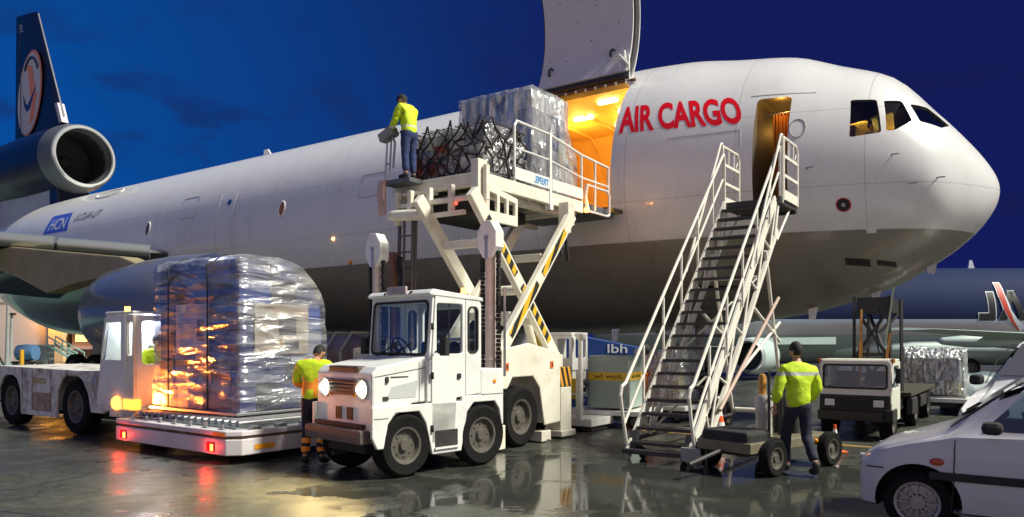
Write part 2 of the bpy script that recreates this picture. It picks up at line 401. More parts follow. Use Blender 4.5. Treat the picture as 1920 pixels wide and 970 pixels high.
# ================================================================== CARGO AIRCRAFT
V0, U0 = 19.04, .7834
ST = [0.0, .15, .5, 1.1, 2., 3., 4., 5.2, 6.5, 8., 10., 12.5, 30, 36, 40, 43.6, 47.5, 50.5, 52, 53]
TT = [4.945, 5.43, 5.96, 6.694, 7.657, 8.083, 8.479, 8.666, 8.871, 8.94, 8.94, 8.94, 8.94, 8.94, 8.9, 8.6, 8.1, 7.5, 7.0, 6.6]
BB = [4.945, 4.46, 4.01, 3.531, 2.997, 2.649, 2.397, 2.236, 2.109, 2.002, 1.94, 1.94, 1.94, 1.94, 2.1, 2.9, 4.5, 5.6, 6.2, 6.55]
WW = [0.0, .53, 1.16, 1.962, 2.422, 2.754, 3.02, 3.223, 3.378, 3.463, 3.5, 3.5, 3.5, 3.5, 3.3, 2.8, 1.9, 1.1, .5, .1]
SQ = [math.sqrt(s) for s in ST]
def pch(A):
    n = len(A); h = [SQ[i+1]-SQ[i] for i in range(n-1)]; d = [(A[i+1]-A[i])/h[i] for i in range(n-1)]
    m = [0.]*n; m[0] = d[0]
    for i in range(1, n-1):
        if d[i-1]*d[i] > 0:
            w1, w2 = 2*h[i]+h[i-1], h[i]+2*h[i-1]; m[i] = (w1+w2)/(w1/d[i-1]+w2/d[i])
    def f(q):
        i = 0
        while i < n-2 and q > SQ[i+1]: i += 1
        t = (q-SQ[i])/h[i]
        return A[i]*(1+2*t)*(1-t)**2+m[i]*h[i]*t*(1-t)**2+A[i+1]*t*t*(3-2*t)+m[i+1]*h[i]*t*t*(t-1)
    return f
fT, fB, fW = pch(TT), pch(BB), pch(WW)
def sec(u):
    q = math.sqrt(min(max(u-U0, 0), 53)); t, b, w = fT(q), fB(q), fW(q)
    return (t+b)/2, (t-b)/2, w
UA = 10.0
plane = thing('cargo_aircraft', 'large white three-engined freighter jet with red AIR CARGO lettering and raised cargo door', 'aircraft', W(UA, V0), AR)
def A(u, v, z): return Vector((UA-u, v-V0, z))
def skin(u, z, off=0.):       # point on the camera side of the hull at station u, height z
    zc, hz, w = sec(u); k = max(0., 1-((z-zc)/hz)**2); y = -w*math.sqrt(k)
    n = Vector((0, y/(w*w), (z-zc)/(hz*hz))).normalized()
    return Vector((UA-u, y, z))+n*off

def hull_mat():
    m = mat('hull_paint', (.7, .7, .7), .28, coat=.35); n = m.node_tree.nodes; l = m.node_tree.links; p = n['Principled BSDF']
    t = n.new('ShaderNodeTexCoord'); s = n.new('ShaderNodeSeparateXYZ'); l.new(t.outputs['Object'], s.inputs[0])
    def rng(src, a, b, c=0., d=1.):
        q = n.new('ShaderNodeMapRange'); l.new(src, q.inputs[0])
        for i, x in zip(('From Min', 'From Max', 'To Min', 'To Max'), (a, b, c, d)): q.inputs[i].default_value = x
        return q.outputs[0]
    def mth(op, a, b=0.):
        q = n.new('ShaderNodeMath'); q.operation = op
        for i, x in enumerate((a, b)):
            if isinstance(x, (int, float)): q.inputs[i].default_value = x
            else: l.new(x, q.inputs[i])
        return q.outputs[0]
    def mix(f, a, b):
        q = n.new('ShaderNodeMix'); q.data_type = 'RGBA'; l.new(f, q.inputs[0])
        for i, x in ((6, a), (7, b)):
            if isinstance(x, tuple): q.inputs[i].default_value = (*x, 1)
            else: l.new(x, q.inputs[i])
        return q.outputs[2]
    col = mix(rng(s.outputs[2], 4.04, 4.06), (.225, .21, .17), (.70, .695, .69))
    mp = n.new('ShaderNodeMapping'); mp.inputs['Scale'].default_value = (1.2, 1.2, .35); l.new(t.outputs['Object'], mp.inputs[0])
    z = n.new('ShaderNodeTexNoise'); z.inputs['Scale'].default_value = 1.3; z.inputs['Detail'].default_value = 8; z.inputs['Roughness'].default_value = .65; l.new(mp.outputs[0], z.inputs['Vector'])
    col = mix(rng(z.outputs[0], .5, .8, 0, .26), col, (.32, .29, .26))
    # skin panel seams
    def seam(o, per, wdt): return rng(mth('ABSOLUTE', mth('SUBTRACT', mth('FRACT', mth('DIVIDE', mth('ADD', o, 200), per)), .5)), wdt, wdt*1.6, 1, 0)
    sm = mth('MAXIMUM', seam(s.outputs[0], 2.45, .0022), mth('MULTIPLY', seam(s.outputs[2], 1.62, .0030), rng(s.outputs[2], 7.4, 7.5, 1, 0)))
    col = mix(mth('MULTIPLY', sm, .55), col, (.20, .19, .19))
    l.new(col, p.inputs['Base Color'])
    l.new(rng(z.outputs[0], .3, .8, .22, .42), p.inputs['Roughness'])
    b = n.new('ShaderNodeBump'); b.inputs['Strength'].default_value = .10; b.inputs['Distance'].default_value = .05
    z2 = n.new('ShaderNodeTexNoise'); z2.inputs['Scale'].default_value = .8; z2.inputs['Detail'].default_value = 2; l.new(t.outputs['Object'], z2.inputs['Vector'])
    l.new(z2.outputs[0], b.inputs['Height']); l.new(b.outputs[0], p.inputs['Normal'])
    return m
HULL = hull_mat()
LINER = mat('bay_liner', (.78, .55, .20), .55, dirt=.35, dscale=1.5, dcol=(.5, .3, .1))
SEAL = mat('door_seal', (.03, .03, .03), .6)
INNERD = mat('dark_interior', (.05, .04, .03), .7)
def fuselage():
    us = [U0+.0005]+[U0+1.2*(i/16)**2 for i in range(1, 17)]; u = us[-1]
    while u < 14: u += .25; us.append(u)
    while u < 30: u += 1.; us.append(u)
    while u < U0+52.6: u += .6; us.append(u)
    mb = MB(); N = 120; rows = []
    for u in us:
        zc, hz, w = sec(u)
        rows.append([A(u, V0+w*math.cos(2*math.pi*i/N), zc+hz*math.sin(2*math.pi*i/N)) for i in range(N)])
    V = mb.grid(rows, 0, True, True)
    mb.bm.faces.new(V[0]); mb.bm.faces.new(V[-1][::-1])
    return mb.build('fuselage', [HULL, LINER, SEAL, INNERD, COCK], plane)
COCK = mat('cockpit_trim', (.30, .22, .10), .6, dirt=.8, dscale=6, dcol=(.03, .03, .02))
fus = fuselage()
def cutter(fn, mi):
    mb = MB(); fn(mb); 
    for f in mb.bm.faces: f.material_index = mi
    o = mb.build('cutter', [HULL, LINER, SEAL, INNERD, COCK]); o.parent = plane; return o
CD0, CD1, CZ0, CZ1 = 8.22, 11.0, 4.80, 8.08
WIN = [[(3.30, 6.75), (2.84, 6.73), (2.70, 5.96), (3.26, 5.89)],
       [(2.72, 6.70), (2.42, 6.71), (2.20, 6.22), (2.47, 6.0), (2.62, 5.99)]]
W3 = [(2.29, 6.65), (2.02, 6.66), (1.64, 6.26), (1.74, 6.13), (2.08, 6.22)]
def win_poly(k, side):
    if k < 2: P = [skin(u, z) for u, z in WIN[k]]
    else:
        P = [skin(u, z) for u, z in W3]
    if side > 0: P = [Vector((p.x, -p.y, p.z)) for p in P]
    c = sum(P, Vector())/len(P); n = (P[1]-P[0]).cross(P[-1]-P[0]).normalized()
    if n.dot(Vector((c.x-(UA-5.5), c.y, c.z-5.5))) < 0: n = -n
    return P, c, n
def rounded3(P, r=.06, k=4):
    out = []; N = len(P)
    for i in range(N):
        a, b, c = P[i-1], P[i], P[(i+1) % N]; p = b+(a-b).normalized()*r; q = b+(c-b).normalized()*r
        for j in range(k+1):
            t = j/k; out.append(p*(1-t)**2+b*2*t*(1-t)+q*t*t)
    return out
cutters = []
cutters.append(cutter(lambda m: m.prism(rr(CD0, CZ0, CD1, CZ1, .16), lambda p, q, c: A(p, c, q), 14.0, 17.6), 2))
def cav(m):
    pts = [(V0+3.27*math.cos(t), 5.44+3.27*math.sin(t)) for t in [R(-10.5+201*i/40) for i in range(41)]]
    pts = [(v, min(z, 8.12)) for v, z in pts]
    m.prism(pts, lambda p, q, c: A(c, p, q), 7.75, 17)
cutters.append(cutter(cav, 1))
cutters.append(cutter(lambda m: m.prism(rr(4.38, 4.5, 5.06, 6.95, .1), lambda p, q, c: A(p, c, q), 15.0, 17.9), 3))
cutters.append(cutter(lambda m: m.box(UA-4.1, UA-2.5, -1.42, 1.42, 5.5, 6.72), 4))
for side in (-1, 1):
    for k in (range(3) if side < 0 else (1, 2)):
        P, c, n = win_poly(k, side); P = rounded3(P); 
        def pf(m, P=P, n=n):
            a = [m.bm.verts.new(p+n*.25) for p in P]; b = [m.bm.verts.new(p-n*(1.0 if k < 2 else .75)) for p in P]; N = len(P)
            m.bm.faces.new(a); m.bm.faces.new(b[::-1])
            for i in range(N): m.bm.faces.new((a[i], b[i], b[(i+1) % N], a[(i+1) % N]))
        cutters.append(cutter(pf, 2))
cut(fus, cutters)
WGLASS = glass_mat('cockpit_glass', (.55, .62, .60), .75)
for side in (-1, 1):
    for k in (range(3) if side < 0 else (1, 2)):
        P, c, n = win_poly(k, side); P = [c+(p-c)*.985 for p in rounded3(P)]
        mb = MB()
        mb.bm.faces.new([mb.bm.verts.new(p-n*.035) for p in P]); g = mb.build('cockpit_window', WGLASS, plane)
        fr = MB(); N = len(P); Q = rounded3(win_poly(k, side)[0])
        ins = [c+(p-c)*.93-n*.03 for p in Q]; out = [c+(p-c)*1.0-n*.028 for p in Q]
        fr.grid([out+[out[0]], ins+[ins[0]]], 0, False); fr.build('window_frame', SEAL, g)
light('cockpit_lamp', 'POINT', A(3.55, 18.4, 6.6), (1, .62, .12), 55, plane, .05)
light('cockpit_lamp', 'POINT', A(2.75, 19.6, 6.3), (1, .62, .12), 25, plane, .05)
def seat_():
    for v in (18.1, 19.9):
        mb = MB(); mb.box(UA-3.55, UA-3.4, v-V0-.25, v-V0+.25, 5.55, 6.5); mb.box(UA-3.45, UA-2.95, v-V0-.25, v-V0+.25, 5.52, 5.75); mb.build('cockpit_seat', DARK, plane, .05)
seat_()
# interior of the bay
for (u0_, u1_, v) in ((8.2, 8.75, 17.75), (9.15, 9.7, 17.75), (8.15, 8.7, 18.7), (9.05, 9.6, 18.7), (8.3, 8.9, 19.9), (9.7, 10.3, 19.9), (10.4, 11.0, 18.7)):
    mb = MB(); z = 8.03
    mb.box(UA-u1_, UA-u0_, v-V0-.07, v-V0+.07, z, z+.06); mb.build('bay_lamp', G_BAY, plane, .015)
for u in (7.6, 9.4, 11.2):
    light('bay_light', 'POINT', A(u, 19.2, 7.6), (1, .50, .07), 62, plane, .25)
light('bay_light', 'POINT', A(8.9, 17.6, 7.3), (1, .52, .08), 22, plane, .2)
for u in (8.6, 9.6, 10.6, 11.6):      # ribs of the bay lining
    mb = MB(); pts = [A(u, V0+3.22*math.cos(R(a)), min(5.44+3.22*math.sin(R(a)), 8.1)) for a in range(-6, 100, 8)]
    mb.pipe(pts, .035, 0, 6); mb.build('bay_rib', LINER, plane)
mb = MB(); mb.box(UA-CD1+.1, UA-CD0-.1, 15.62-V0, 15.9-V0, CZ0+.004, CZ0+.07); mb.build('door_sill', stripes('sill_stripes', (.75, .48, .02), (.02, .02, .02), .24, (1, 0, .3)), plane)
# crew door
mb = MB(); rows = []
for i in range(61):
    t = i/60; u = 4.42+.44*t; v = 16.82+.05*math.sin(t*44)+.02*math.sin(t*91)
    rows.append([A(u, v, 4.56), A(u, v+.015*math.sin(t*17), 5.6), A(u, v-.01, 6.68)])
mb.grid(rows, 0); mb.build('curtain', mat('curtain_cloth', (.55, .24, .06), .9), plane)
mb = MB(); mb.tube(A(4.4, 16.8, 6.7), A(5.04, 16.8, 6.7), .02); mb.build('curtain_rail', STEEL, plane)
light('galley_lamp', 'POINT', A(4.62, 16.55, 6.86), (1, .5, .1), 9, plane, .04)
light('galley_lamp', 'POINT', A(4.8, 17.5, 6.5), (1, .5, .1), 8, plane, .04)

# raised cargo door
def cargo_door():
    h = (skin(9.5, CZ1).y, CZ1); zc, hz, w = sec(9.5)
    a0 = math.atan2(CZ1-zc, h[0]); a1 = math.atan2(CZ0-zc, skin(9.5, CZ0).y); 
    if a1 < 0: a1 += 2*math.pi
    ph = R(161)
    def pt(a, r):
        y, z = r*math.cos(a)-h[0], zc+r*math.sin(a)-h[1]
        c, s = math.cos(-ph), math.sin(-ph)
        return (h[0]+y*c-z*s-.03, h[1]+y*s+z*c+.05)
    n = 24; arc = [a0+(a1-a0)*i/n for i in range(n+1)]
    Ri, Ro = 3.5-.20, 3.5
    mb = MB(); x0, x1 = UA-CD1, UA-CD0
    def shell(xa, xb, ra, rb, m, trim=0):
        ar = arc[trim:len(arc)-trim] if trim else arc
        rows = [[(x, *pt(a, r)) for a in ar] for (x, r) in ((xa, ra), (xb, ra), (xb, rb), (xa, rb), (xa, ra))]
        mb.grid(rows, m, True)
        for a in (ar[0], ar[-1]): 
            f = mb.bm.faces.new([mb.bm.verts.new((x, *pt(a, r))) for (x, r) in ((xa, ra), (xb, ra), (xb, rb), (xa, rb))]); f.material_index = m
    shell(x0+.10, x1-.10, Ri, Ri+.05, 0, 1)      # inner lining
    shell(x0+.04, x1-.05, Ri+.053, Ro-.035, 1)   # dark frame
    shell(x0, x1, Ro-.03, Ro, 2)                 # outer skin
    for (fx, k) in ((.3, 6), (.55, 9), (.75, 4), (.6, 15), (.4, 13), (.82, 11), (.22, 17), (.7, 19)):   # fastener holes
        y, z = pt(arc[k], Ri-.004); x = x0+(x1-x0)*fx; mb.ball((x, y, z), .018, 1, 4)
    d = mb.build('cargo_door', [mat('door_lining', (.62, .58, .60), .45, dirt=.25, dscale=2, dcol=(.45, .38, .36)), SEAL, WHITE], plane)
    for k, fx in ((4, .16), (5, .80)):            # door latch hooks
        y, z = pt(arc[k], Ri-.06); x = x0+(x1-x0)*fx; g = MB()
        g.pipe([(x+.07*math.cos(t), y, z+.10*math.sin(t)) for t in [R(40+i*28) for i in range(8)]], .03, 0, 6); g.build('latch_hook', SEAL, d)
    g = MB(); b0 = pt(arc[3], Ri-.08); xe = x1-.08
    for dx_, k in ((-.30, 3), (-.16, 5), (-.02, 4)):
        y, z = pt(arc[k], Ri-.06); g.pipe([(xe+dx_, y, z), (xe+dx_*.4+.02, h[0]-.05, h[1]+.12), (xe+.05, h[0]-.03, h[1]-.12)], .03, 0, 8)
    g.pipe([(xe-.5, *pt(arc[4], Ri-.05)), (xe-.25, *pt(arc[4], Ri-.1)), (xe, *pt(arc[2], Ri-.03))], .03, 0, 8)
    g.build('actuator_linkage', WHITE, d)
    g = MB()
    for i in range(10):
        x = x0+.1+(x1-x0-.2)*i/9.; g.tube((x, h[0]-.03, h[1]+.02), (x+.2, h[0]-.03, h[1]+.02), .045 if i % 2 else .035, 0, 8)
    g.build('hinge', RUSTB, d)
cargo_door()

# lettering on the hull
def hull_text(body, a00, a10, a01, a11, size, m, bold, mirror=False, off=.012, cuts=8):
    def f(a, b):
        u = (a00[0]*(1-a)+a10[0]*a)*(1-b)+(a01[0]*(1-a)+a11[0]*a)*b
        z = (a00[1]*(1-a)+a10[1]*a)*(1-b)+(a01[1]*(1-a)+a11[1]*a)*b
        return skin(u, z, off)
    return text_obj(body, size, m, plane, f, bold, mirror, cuts, xcuts=36)
hull_text('AIR CARGO', (8.09, 6.56), (5.25, 6.40), (8.20, 7.28), (5.50, 7.09), 1, mat('title_red', (.78, .004, .010), .35), .036, off=.005)
hull_text('D-ALCU', (34.6, 6.95), (32.7, 6.95), (34.3, 7.30), (32.3, 7.30), 1, mat('grey_lettering', (.12, .12, .14), .5), .0, mirror=True)
def patch(poly, m, off=.008, name='marking', n=8):
    mb = MB(); (a, b, c, d) = poly; rows = []
    for i in range(n+1):
        t = i/n; r = []
        for j in range(n+1):
            q = j/n; u = (a[0]*(1-t)+b[0]*t)*(1-q)+(d[0]*(1-t)+c[0]*t)*q; z = (a[1]*(1-t)+b[1]*t)*(1-q)+(d[1]*(1-t)+c[1]*t)*q
            r.append(skin(u, z, off))
        rows.append(r)
    mb.grid(rows, 0); return mb.build(name, m, plane)
patch([(37.0, 6.55), (34.75, 6.55), (35.15, 7.45), (37.0, 7.45)], mat('sign_blue', (.05, .10, .55), .4), .008, 'blue_panel')
hull_text('HCN', (36.7, 6.68), (35.1, 6.68), (36.6, 7.25), (35.3, 7.25), 1, mat('sign_white', (.6, .65, .75), .5), .01, off=.016)
def ringon(u, z, r, m, name, tube=.02, r2=None, frac=1.0):
    mb = MB(); r2 = r2 or r; k = 28
    mb.pipe([skin(u+r*math.cos(2*math.pi*frac*i/k), z+r2*math.sin(2*math.pi*frac*i/k), .004) for i in range(k+1)], tube, 0, 6); return mb.build(name, m, plane)
ringon(4.21, 6.18, .15, mat('stencil_grey', (.35, .33, .35), .5), 'static_port_ring', .012, .2)
def discon(u, z, r, m, name, off=.01):
    mb = MB(); mb.bm.faces.new([mb.bm.verts.new(skin(u+r*math.cos(2*math.pi*i/24), z+r*math.sin(2*math.pi*i/24), off)) for i in range(24)]); return mb.build(name, m, plane)
discon(3.37, 4.54, .14, REDP, 'sensor_disc', .006); discon(3.37, 4.54, .12, BLACK, 'sensor_disc', .012); discon(3.37, 4.54, .04, STEEL, 'sensor_disc', .017)
patch([(3.0, 3.98), (2.84, 3.98), (2.82, 4.1), (3.02, 4.1)], WHITE, .01, 'placard', 2)
for (a, b) in (((6.9, 6.27), (5.33, 6.27)), ((5.33, 6.27), (5.30, 5.9)), ((5.2, 7.05), (3.95, 7.0))):
    mb = MB(); mb.pipe([skin(a[0]+(b[0]-a[0])*i/10, a[1]+(b[1]-a[1])*i/10, .002) for i in range(11)], .007, 0, 5); mb.build('panel_seam', mat('seam_grey', (.45, .43, .45), .5), plane)
def hatch(u, z, w, h, lit=False):
    k = MB(); n = 28
    P = [skin(u+w*math.cos(2*math.pi*i/n), z+h*math.sin(2*math.pi*i/n), .012) for i in range(n)]; k.bm.faces.new([k.bm.verts.new(p) for p in P])
    o = k.build('cabin_window', mat('window_dark', (.10, .09, .10), .15) if not lit else mat('window_amber', (.35, .13, .03), .2), plane)
    k = MB(); k.pipe([skin(u+w*1.15*math.cos(2*math.pi*i/n), z+h*1.1*math.sin(2*math.pi*i/n), .006) for i in range(n+1)], .03, 0, 6); k.build('window_frame', WHITE, o)
hatch(20.02, 6.0, .13, .22, True); hatch(28.01, 6.03, .14, .24); discon(23.0, 6.54, .11, BLUE, 'warning_disc')
ringon(33.4, 8.2, 1.05, WHITE, 'hatch_rim', .035, .2)
for u in (22.7, 23.6): 
    mb = MB(); mb.pipe([skin(u, 4.5+2.4*i/12, .003) for i in range(13)], .006, 0, 5); mb.build('panel_seam', MATS['seam_grey'], plane)
mb = MB(); mb.ball(skin(17.08, 4.13, .02), .07, 0, 8); mb.build('hull_lamp_and_glint', AMBERL, plane)
mb = MB(); mb.ball(skin(17.6, 4.85, .02), .05, 0, 8); mb.build('hull_lamp_and_glint', glow_mat('hull_reflection', (1, .45, .15), 4), plane)  # lights reflected in the hull, modelled as a glowing ball
mb = MB(); mb.prism([(25.6, 8.9), (24.9, 8.9), (25.3, 9.4), (25.55, 9.4)], lambda p, q, c: A(p, c, q), V0-.03, V0+.03); mb.build('antenna', WHITE, plane)
for (u, v) in ((4.4, 18.5), (3.1, 18.8), (2.0, 18.9), (9.4, 18.2)):
    mb = MB(); zb = sec(u)[0]-sec(u)[1]; mb.prism([(u+.14, zb+.15), (u-.1, zb+.15), (u-.02, zb-.22), (u+.12, zb-.22)], lambda p, q, c: A(p, c, q), v-.02, v+.02); mb.build('antenna', STEEL, plane)
for (u, z, w, h) in ((3.25, 3.45, .22, .07), (2.75, 3.42, .16, .05), (6.2, 3.0, .5, .05)):
    patch([(u+w, z-h), (u-w, z-h-.04), (u-w, z+h-.04), (u+w, z+h)], mat('vent_black', (.012, .012, .012), .6), .006, 'vent', 3)
for (u, z, w, h) in ((13.6, 3.3, 1.3, .75), (21.5, 3.3, 1.2, .75), (7.1, 3.5, .35, .25), (16.0, 6.3, .5, .35), (12.3, 5.6, .3, .2), (25.5, 6.6, .5, .4)):
    mb = MB(); k = rr(u-w, z-h, u+w, z+h, .1); mb.pipe([skin(p, q, .002) for p, q in k+k[:1]], .008, 0, 5); mb.build('hatch_outline', mat('hatch_line', (.14, .13, .13), .5), plane)
for (u, z) in ((2.2, 4.9), (1.75, 5.0), (2.5, 5.45), (4.0, 5.3)):
    mb = MB(); p = skin(u, z, .0); q = skin(u, z, .12); mb.pipe([p, q, q+Vector((.14, 0, 0))], .014, 0, 6); mb.build('air_probe', STEEL, plane)
# wings, tail
def loft(secs, name, m, n=14, bevel=0):    # secs: (u_le, v, z, chord, thick, drop)
    mb = MB(); rows = []
    for (u, v, z, c, th, dr) in secs:
        r = []
        for i in range(2*n):
            t = i/(2*n)*2*math.pi; xx = .5-.5*math.cos(t); yt = th*c*2.6*(.2969*math.sqrt(max(xx, 0))-.126*xx-.3516*xx**2+.2843*xx**3-.1015*xx**4)
            up = 1 if t < math.pi else -1
            r.append(A(u+xx*c, v, z-dr*xx*xx+(yt*up)*(1 if up > 0 else .8)))
        rows.append(r)
    V = mb.grid(rows, 0, True, True); mb.bm.faces.new(V[0]); mb.bm.faces.new(V[-1][::-1])
    return mb.build(name, m, plane, sharp=60)
WINGM = mat('wing_grey', (.15, .155, .15), .36, metal=.2, dirt=.5, dscale=.8, dcol=(.12, .11, .09))
w0 = [(25.6, 17.6, 4.85, 10.5, .12, 1.2), (26.6, 15.4, 4.98, 9.6, .115, 1.3), (30.6, 9.6, 5.35, 7.2, .11, 1.2), (38.5, -1.5, 6.2, 3.4, .10, .3)]
loft(w0, 'wing', WINGM)
loft([(u, 2*V0-v, z, c, t, d) for (u, v, z, c, t, d) in w0], 'wing', WINGM)
mb = MB()                                   # slat along the leading edge
for i, (a, b) in enumerate((((26.9, 15.0, 5.0), (28.55, 12.6, 5.16)), ((28.62, 12.5, 5.17), (31.3, 8.6, 5.42)), ((31.35, 8.5, 5.43), (37.9, -.5, 6.1)))):
    P, Q = A(*a)+Vector((.10, 0, .02)), A(*b)+Vector((.10, 0, .02)); mb.tube(P, Q, .26, 0, 14, .24)
mb.build('slat', mat('slat_metal', (.38, .40, .40), .3, metal=.7, dirt=.3, dscale=2), plane)
for (v, u, L) in ((13.2, 31.5, 6.5), (9.0, 34.5, 5.0)):   # flap track fairings
    mb = MB(); M = Matrix.Translation(A(u+L/2, v, 4.55)) @ Matrix.Rotation(R(90), 4, 'Y')
    mb.lathe([(0, -L/2), (.2, -L/2+.3), (.34, -L/4), (.36, 0), (.25, L/4), (0, L/2)], M, 0, 16); mb.build('flap_fairing', WINGM, plane)
# inboard flap, drooped
mb = MB(); mb.prism([(34.6, 4.5), (36.9, 3.9), (37.0, 3.8), (36.6, 4.0), (34.7, 4.2)], lambda p, q, c: A(p+(15.4-c)*.35, c, q+(15.4-c)*.03), 15.2, 9.6); mb.build('flap', WINGM, plane)
NACM = mat('nacelle_grey', (.13, .13, .15), .22, coat=.4, dirt=.35, dscale=.9, dcol=(.10, .09, .09))
NACD = mat('nacelle_core', (.05, .05, .055), .4, metal=.6, dirt=.4)
def jet(v, uf, z, s, name, m, parent=plane, lip=None):
    M = Matrix.Translation(A(uf, v, z)) @ Matrix.Rotation(R(-90), 4, 'Y') @ Matrix.Scale(s, 4)
    mb = MB(); mb.lathe([(.80, .05), (.86, -.02), (.93, .02), (1.0, .3), (1.04, 1.2), (1.02, 2.2), (.92, 3.3), (.84, 3.62), (.80, 3.62), (.78, 3.0)], M, 0, 40); nac = mb.build(name, m, parent)
    mb = MB(); mb.lathe([(1.0, .30), (.93, .02), (.86, -.02), (.80, .05), (.79, .4)], M @ Matrix.Scale(1.004, 4), 0, 40); mb.build('inlet_lip', lip or STEEL, nac)
    mb = MB(); mb.lathe([(.79, .38), (.78, .9), (.24, .92), (.2, .6), (0, .35)], M, 0, 32); mb.build('fan', BLACK, nac)
    mb = MB(); mb.lathe([(.56, 2.9), (.55, 3.7), (.42, 4.2), (.36, 4.25), (.34, 4.0), (.24, 4.1), (.0, 4.8)], M, 0, 32); mb.build('exhaust_cone', NACD, nac)
    return nac
n1 = jet(11.6, 16.9, 2.52, 1.48, 'wing_engine', NACM)
mb = MB(); mb.prism([(20.2, 3.75), (24.3, 3.55), (26.4, 3.3), (28.5, 3.9), (31.2, 4.5), (31.2, 5.0), (29.0, 5.0), (25.0, 4.55), (21.8, 4.2)], lambda p, q, c: A(p, c, q), 11.3, 11.9); mb.build('engine_pylon', mat('pylon_tan', (.30, .25, .14), .45, dirt=.4, dscale=1.2), plane, .05)
n3 = jet(2*V0-11.6, 18.6, 2.52, 1.48, 'wing_engine', NACM)
mb = MB(); mb.prism([(20.2, 3.75), (24.3, 3.55), (28.5, 3.9), (31.2, 4.5), (31.2, 5.0), (29.0, 5.0), (25.0, 4.55), (21.8, 4.2)], lambda p, q, c: A(p, c, q), 2*V0-11.9, 2*V0-11.3); mb.build('engine_pylon', MATS['pylon_tan'], plane, .05)
# tail engine and fin
ZT = 11.2
LIP = mat('polished_lip', (.11, .115, .125), .4, metal=.2, dirt=.3, dscale=2)
M = Matrix.Translation(A(40.2, V0, ZT)) @ Matrix.Rotation(R(-90), 4, 'Y')
mb = MB(); mb.lathe([(1.35, .10), (1.46, -.04), (1.60, .05), (1.74, .75), (1.78, 1.6), (1.80, 5), (1.72, 9), (1.45, 12), (1.1, 14), (.9, 14)], M, 0, 48)
te = mb.build('tail_engine', NAVY, plane)
mb = MB(); mb.lathe([(1.76, 1.15), (1.74, .72), (1.60, .03), (1.46, -.06), (1.35, .10), (1.33, .8)], M @ Matrix.Scale(1.004, 4), 0, 48); lp_ = mb.build('inlet_lip', LIP, te); mb = MB(); mb.lathe([(1.38, .0), (1.42, -.09), (1.48, -.10), (1.54, -.05), (1.56, .02)], M, 0, 48); mb.build('lip_ring', mat('bright_rim', (.80, .82, .78), .22, metal=.6), lp_)
mb = MB(); mb.lathe([(1.34, .6), (1.3, 2.2), (.4, 2.3), (0, 1.7)], M, 0, 32); mb.build('fan', BLACK, te)
mb = MB(); mb.prism([(41.3, 8.0), (51.5, 6.0), (51.5, 9.8), (41.7, 9.8)], lambda p, q, c: A(p, c, q), V0-.75, V0+.75); mb.build('engine_pylon', mat('pylon_grey', (.42, .43, .45), .4, dirt=.4, dscale=1), plane, .1)
mb = MB(); mb.prism([(41.0, 7.8), (42.3, 7.8), (42.3, 9.8), (41.4, 9.8)], lambda p, q, c: A(p, c, q), V0-.8, V0+.8); mb.build('pylon_fairing', NAVY, plane, .1)
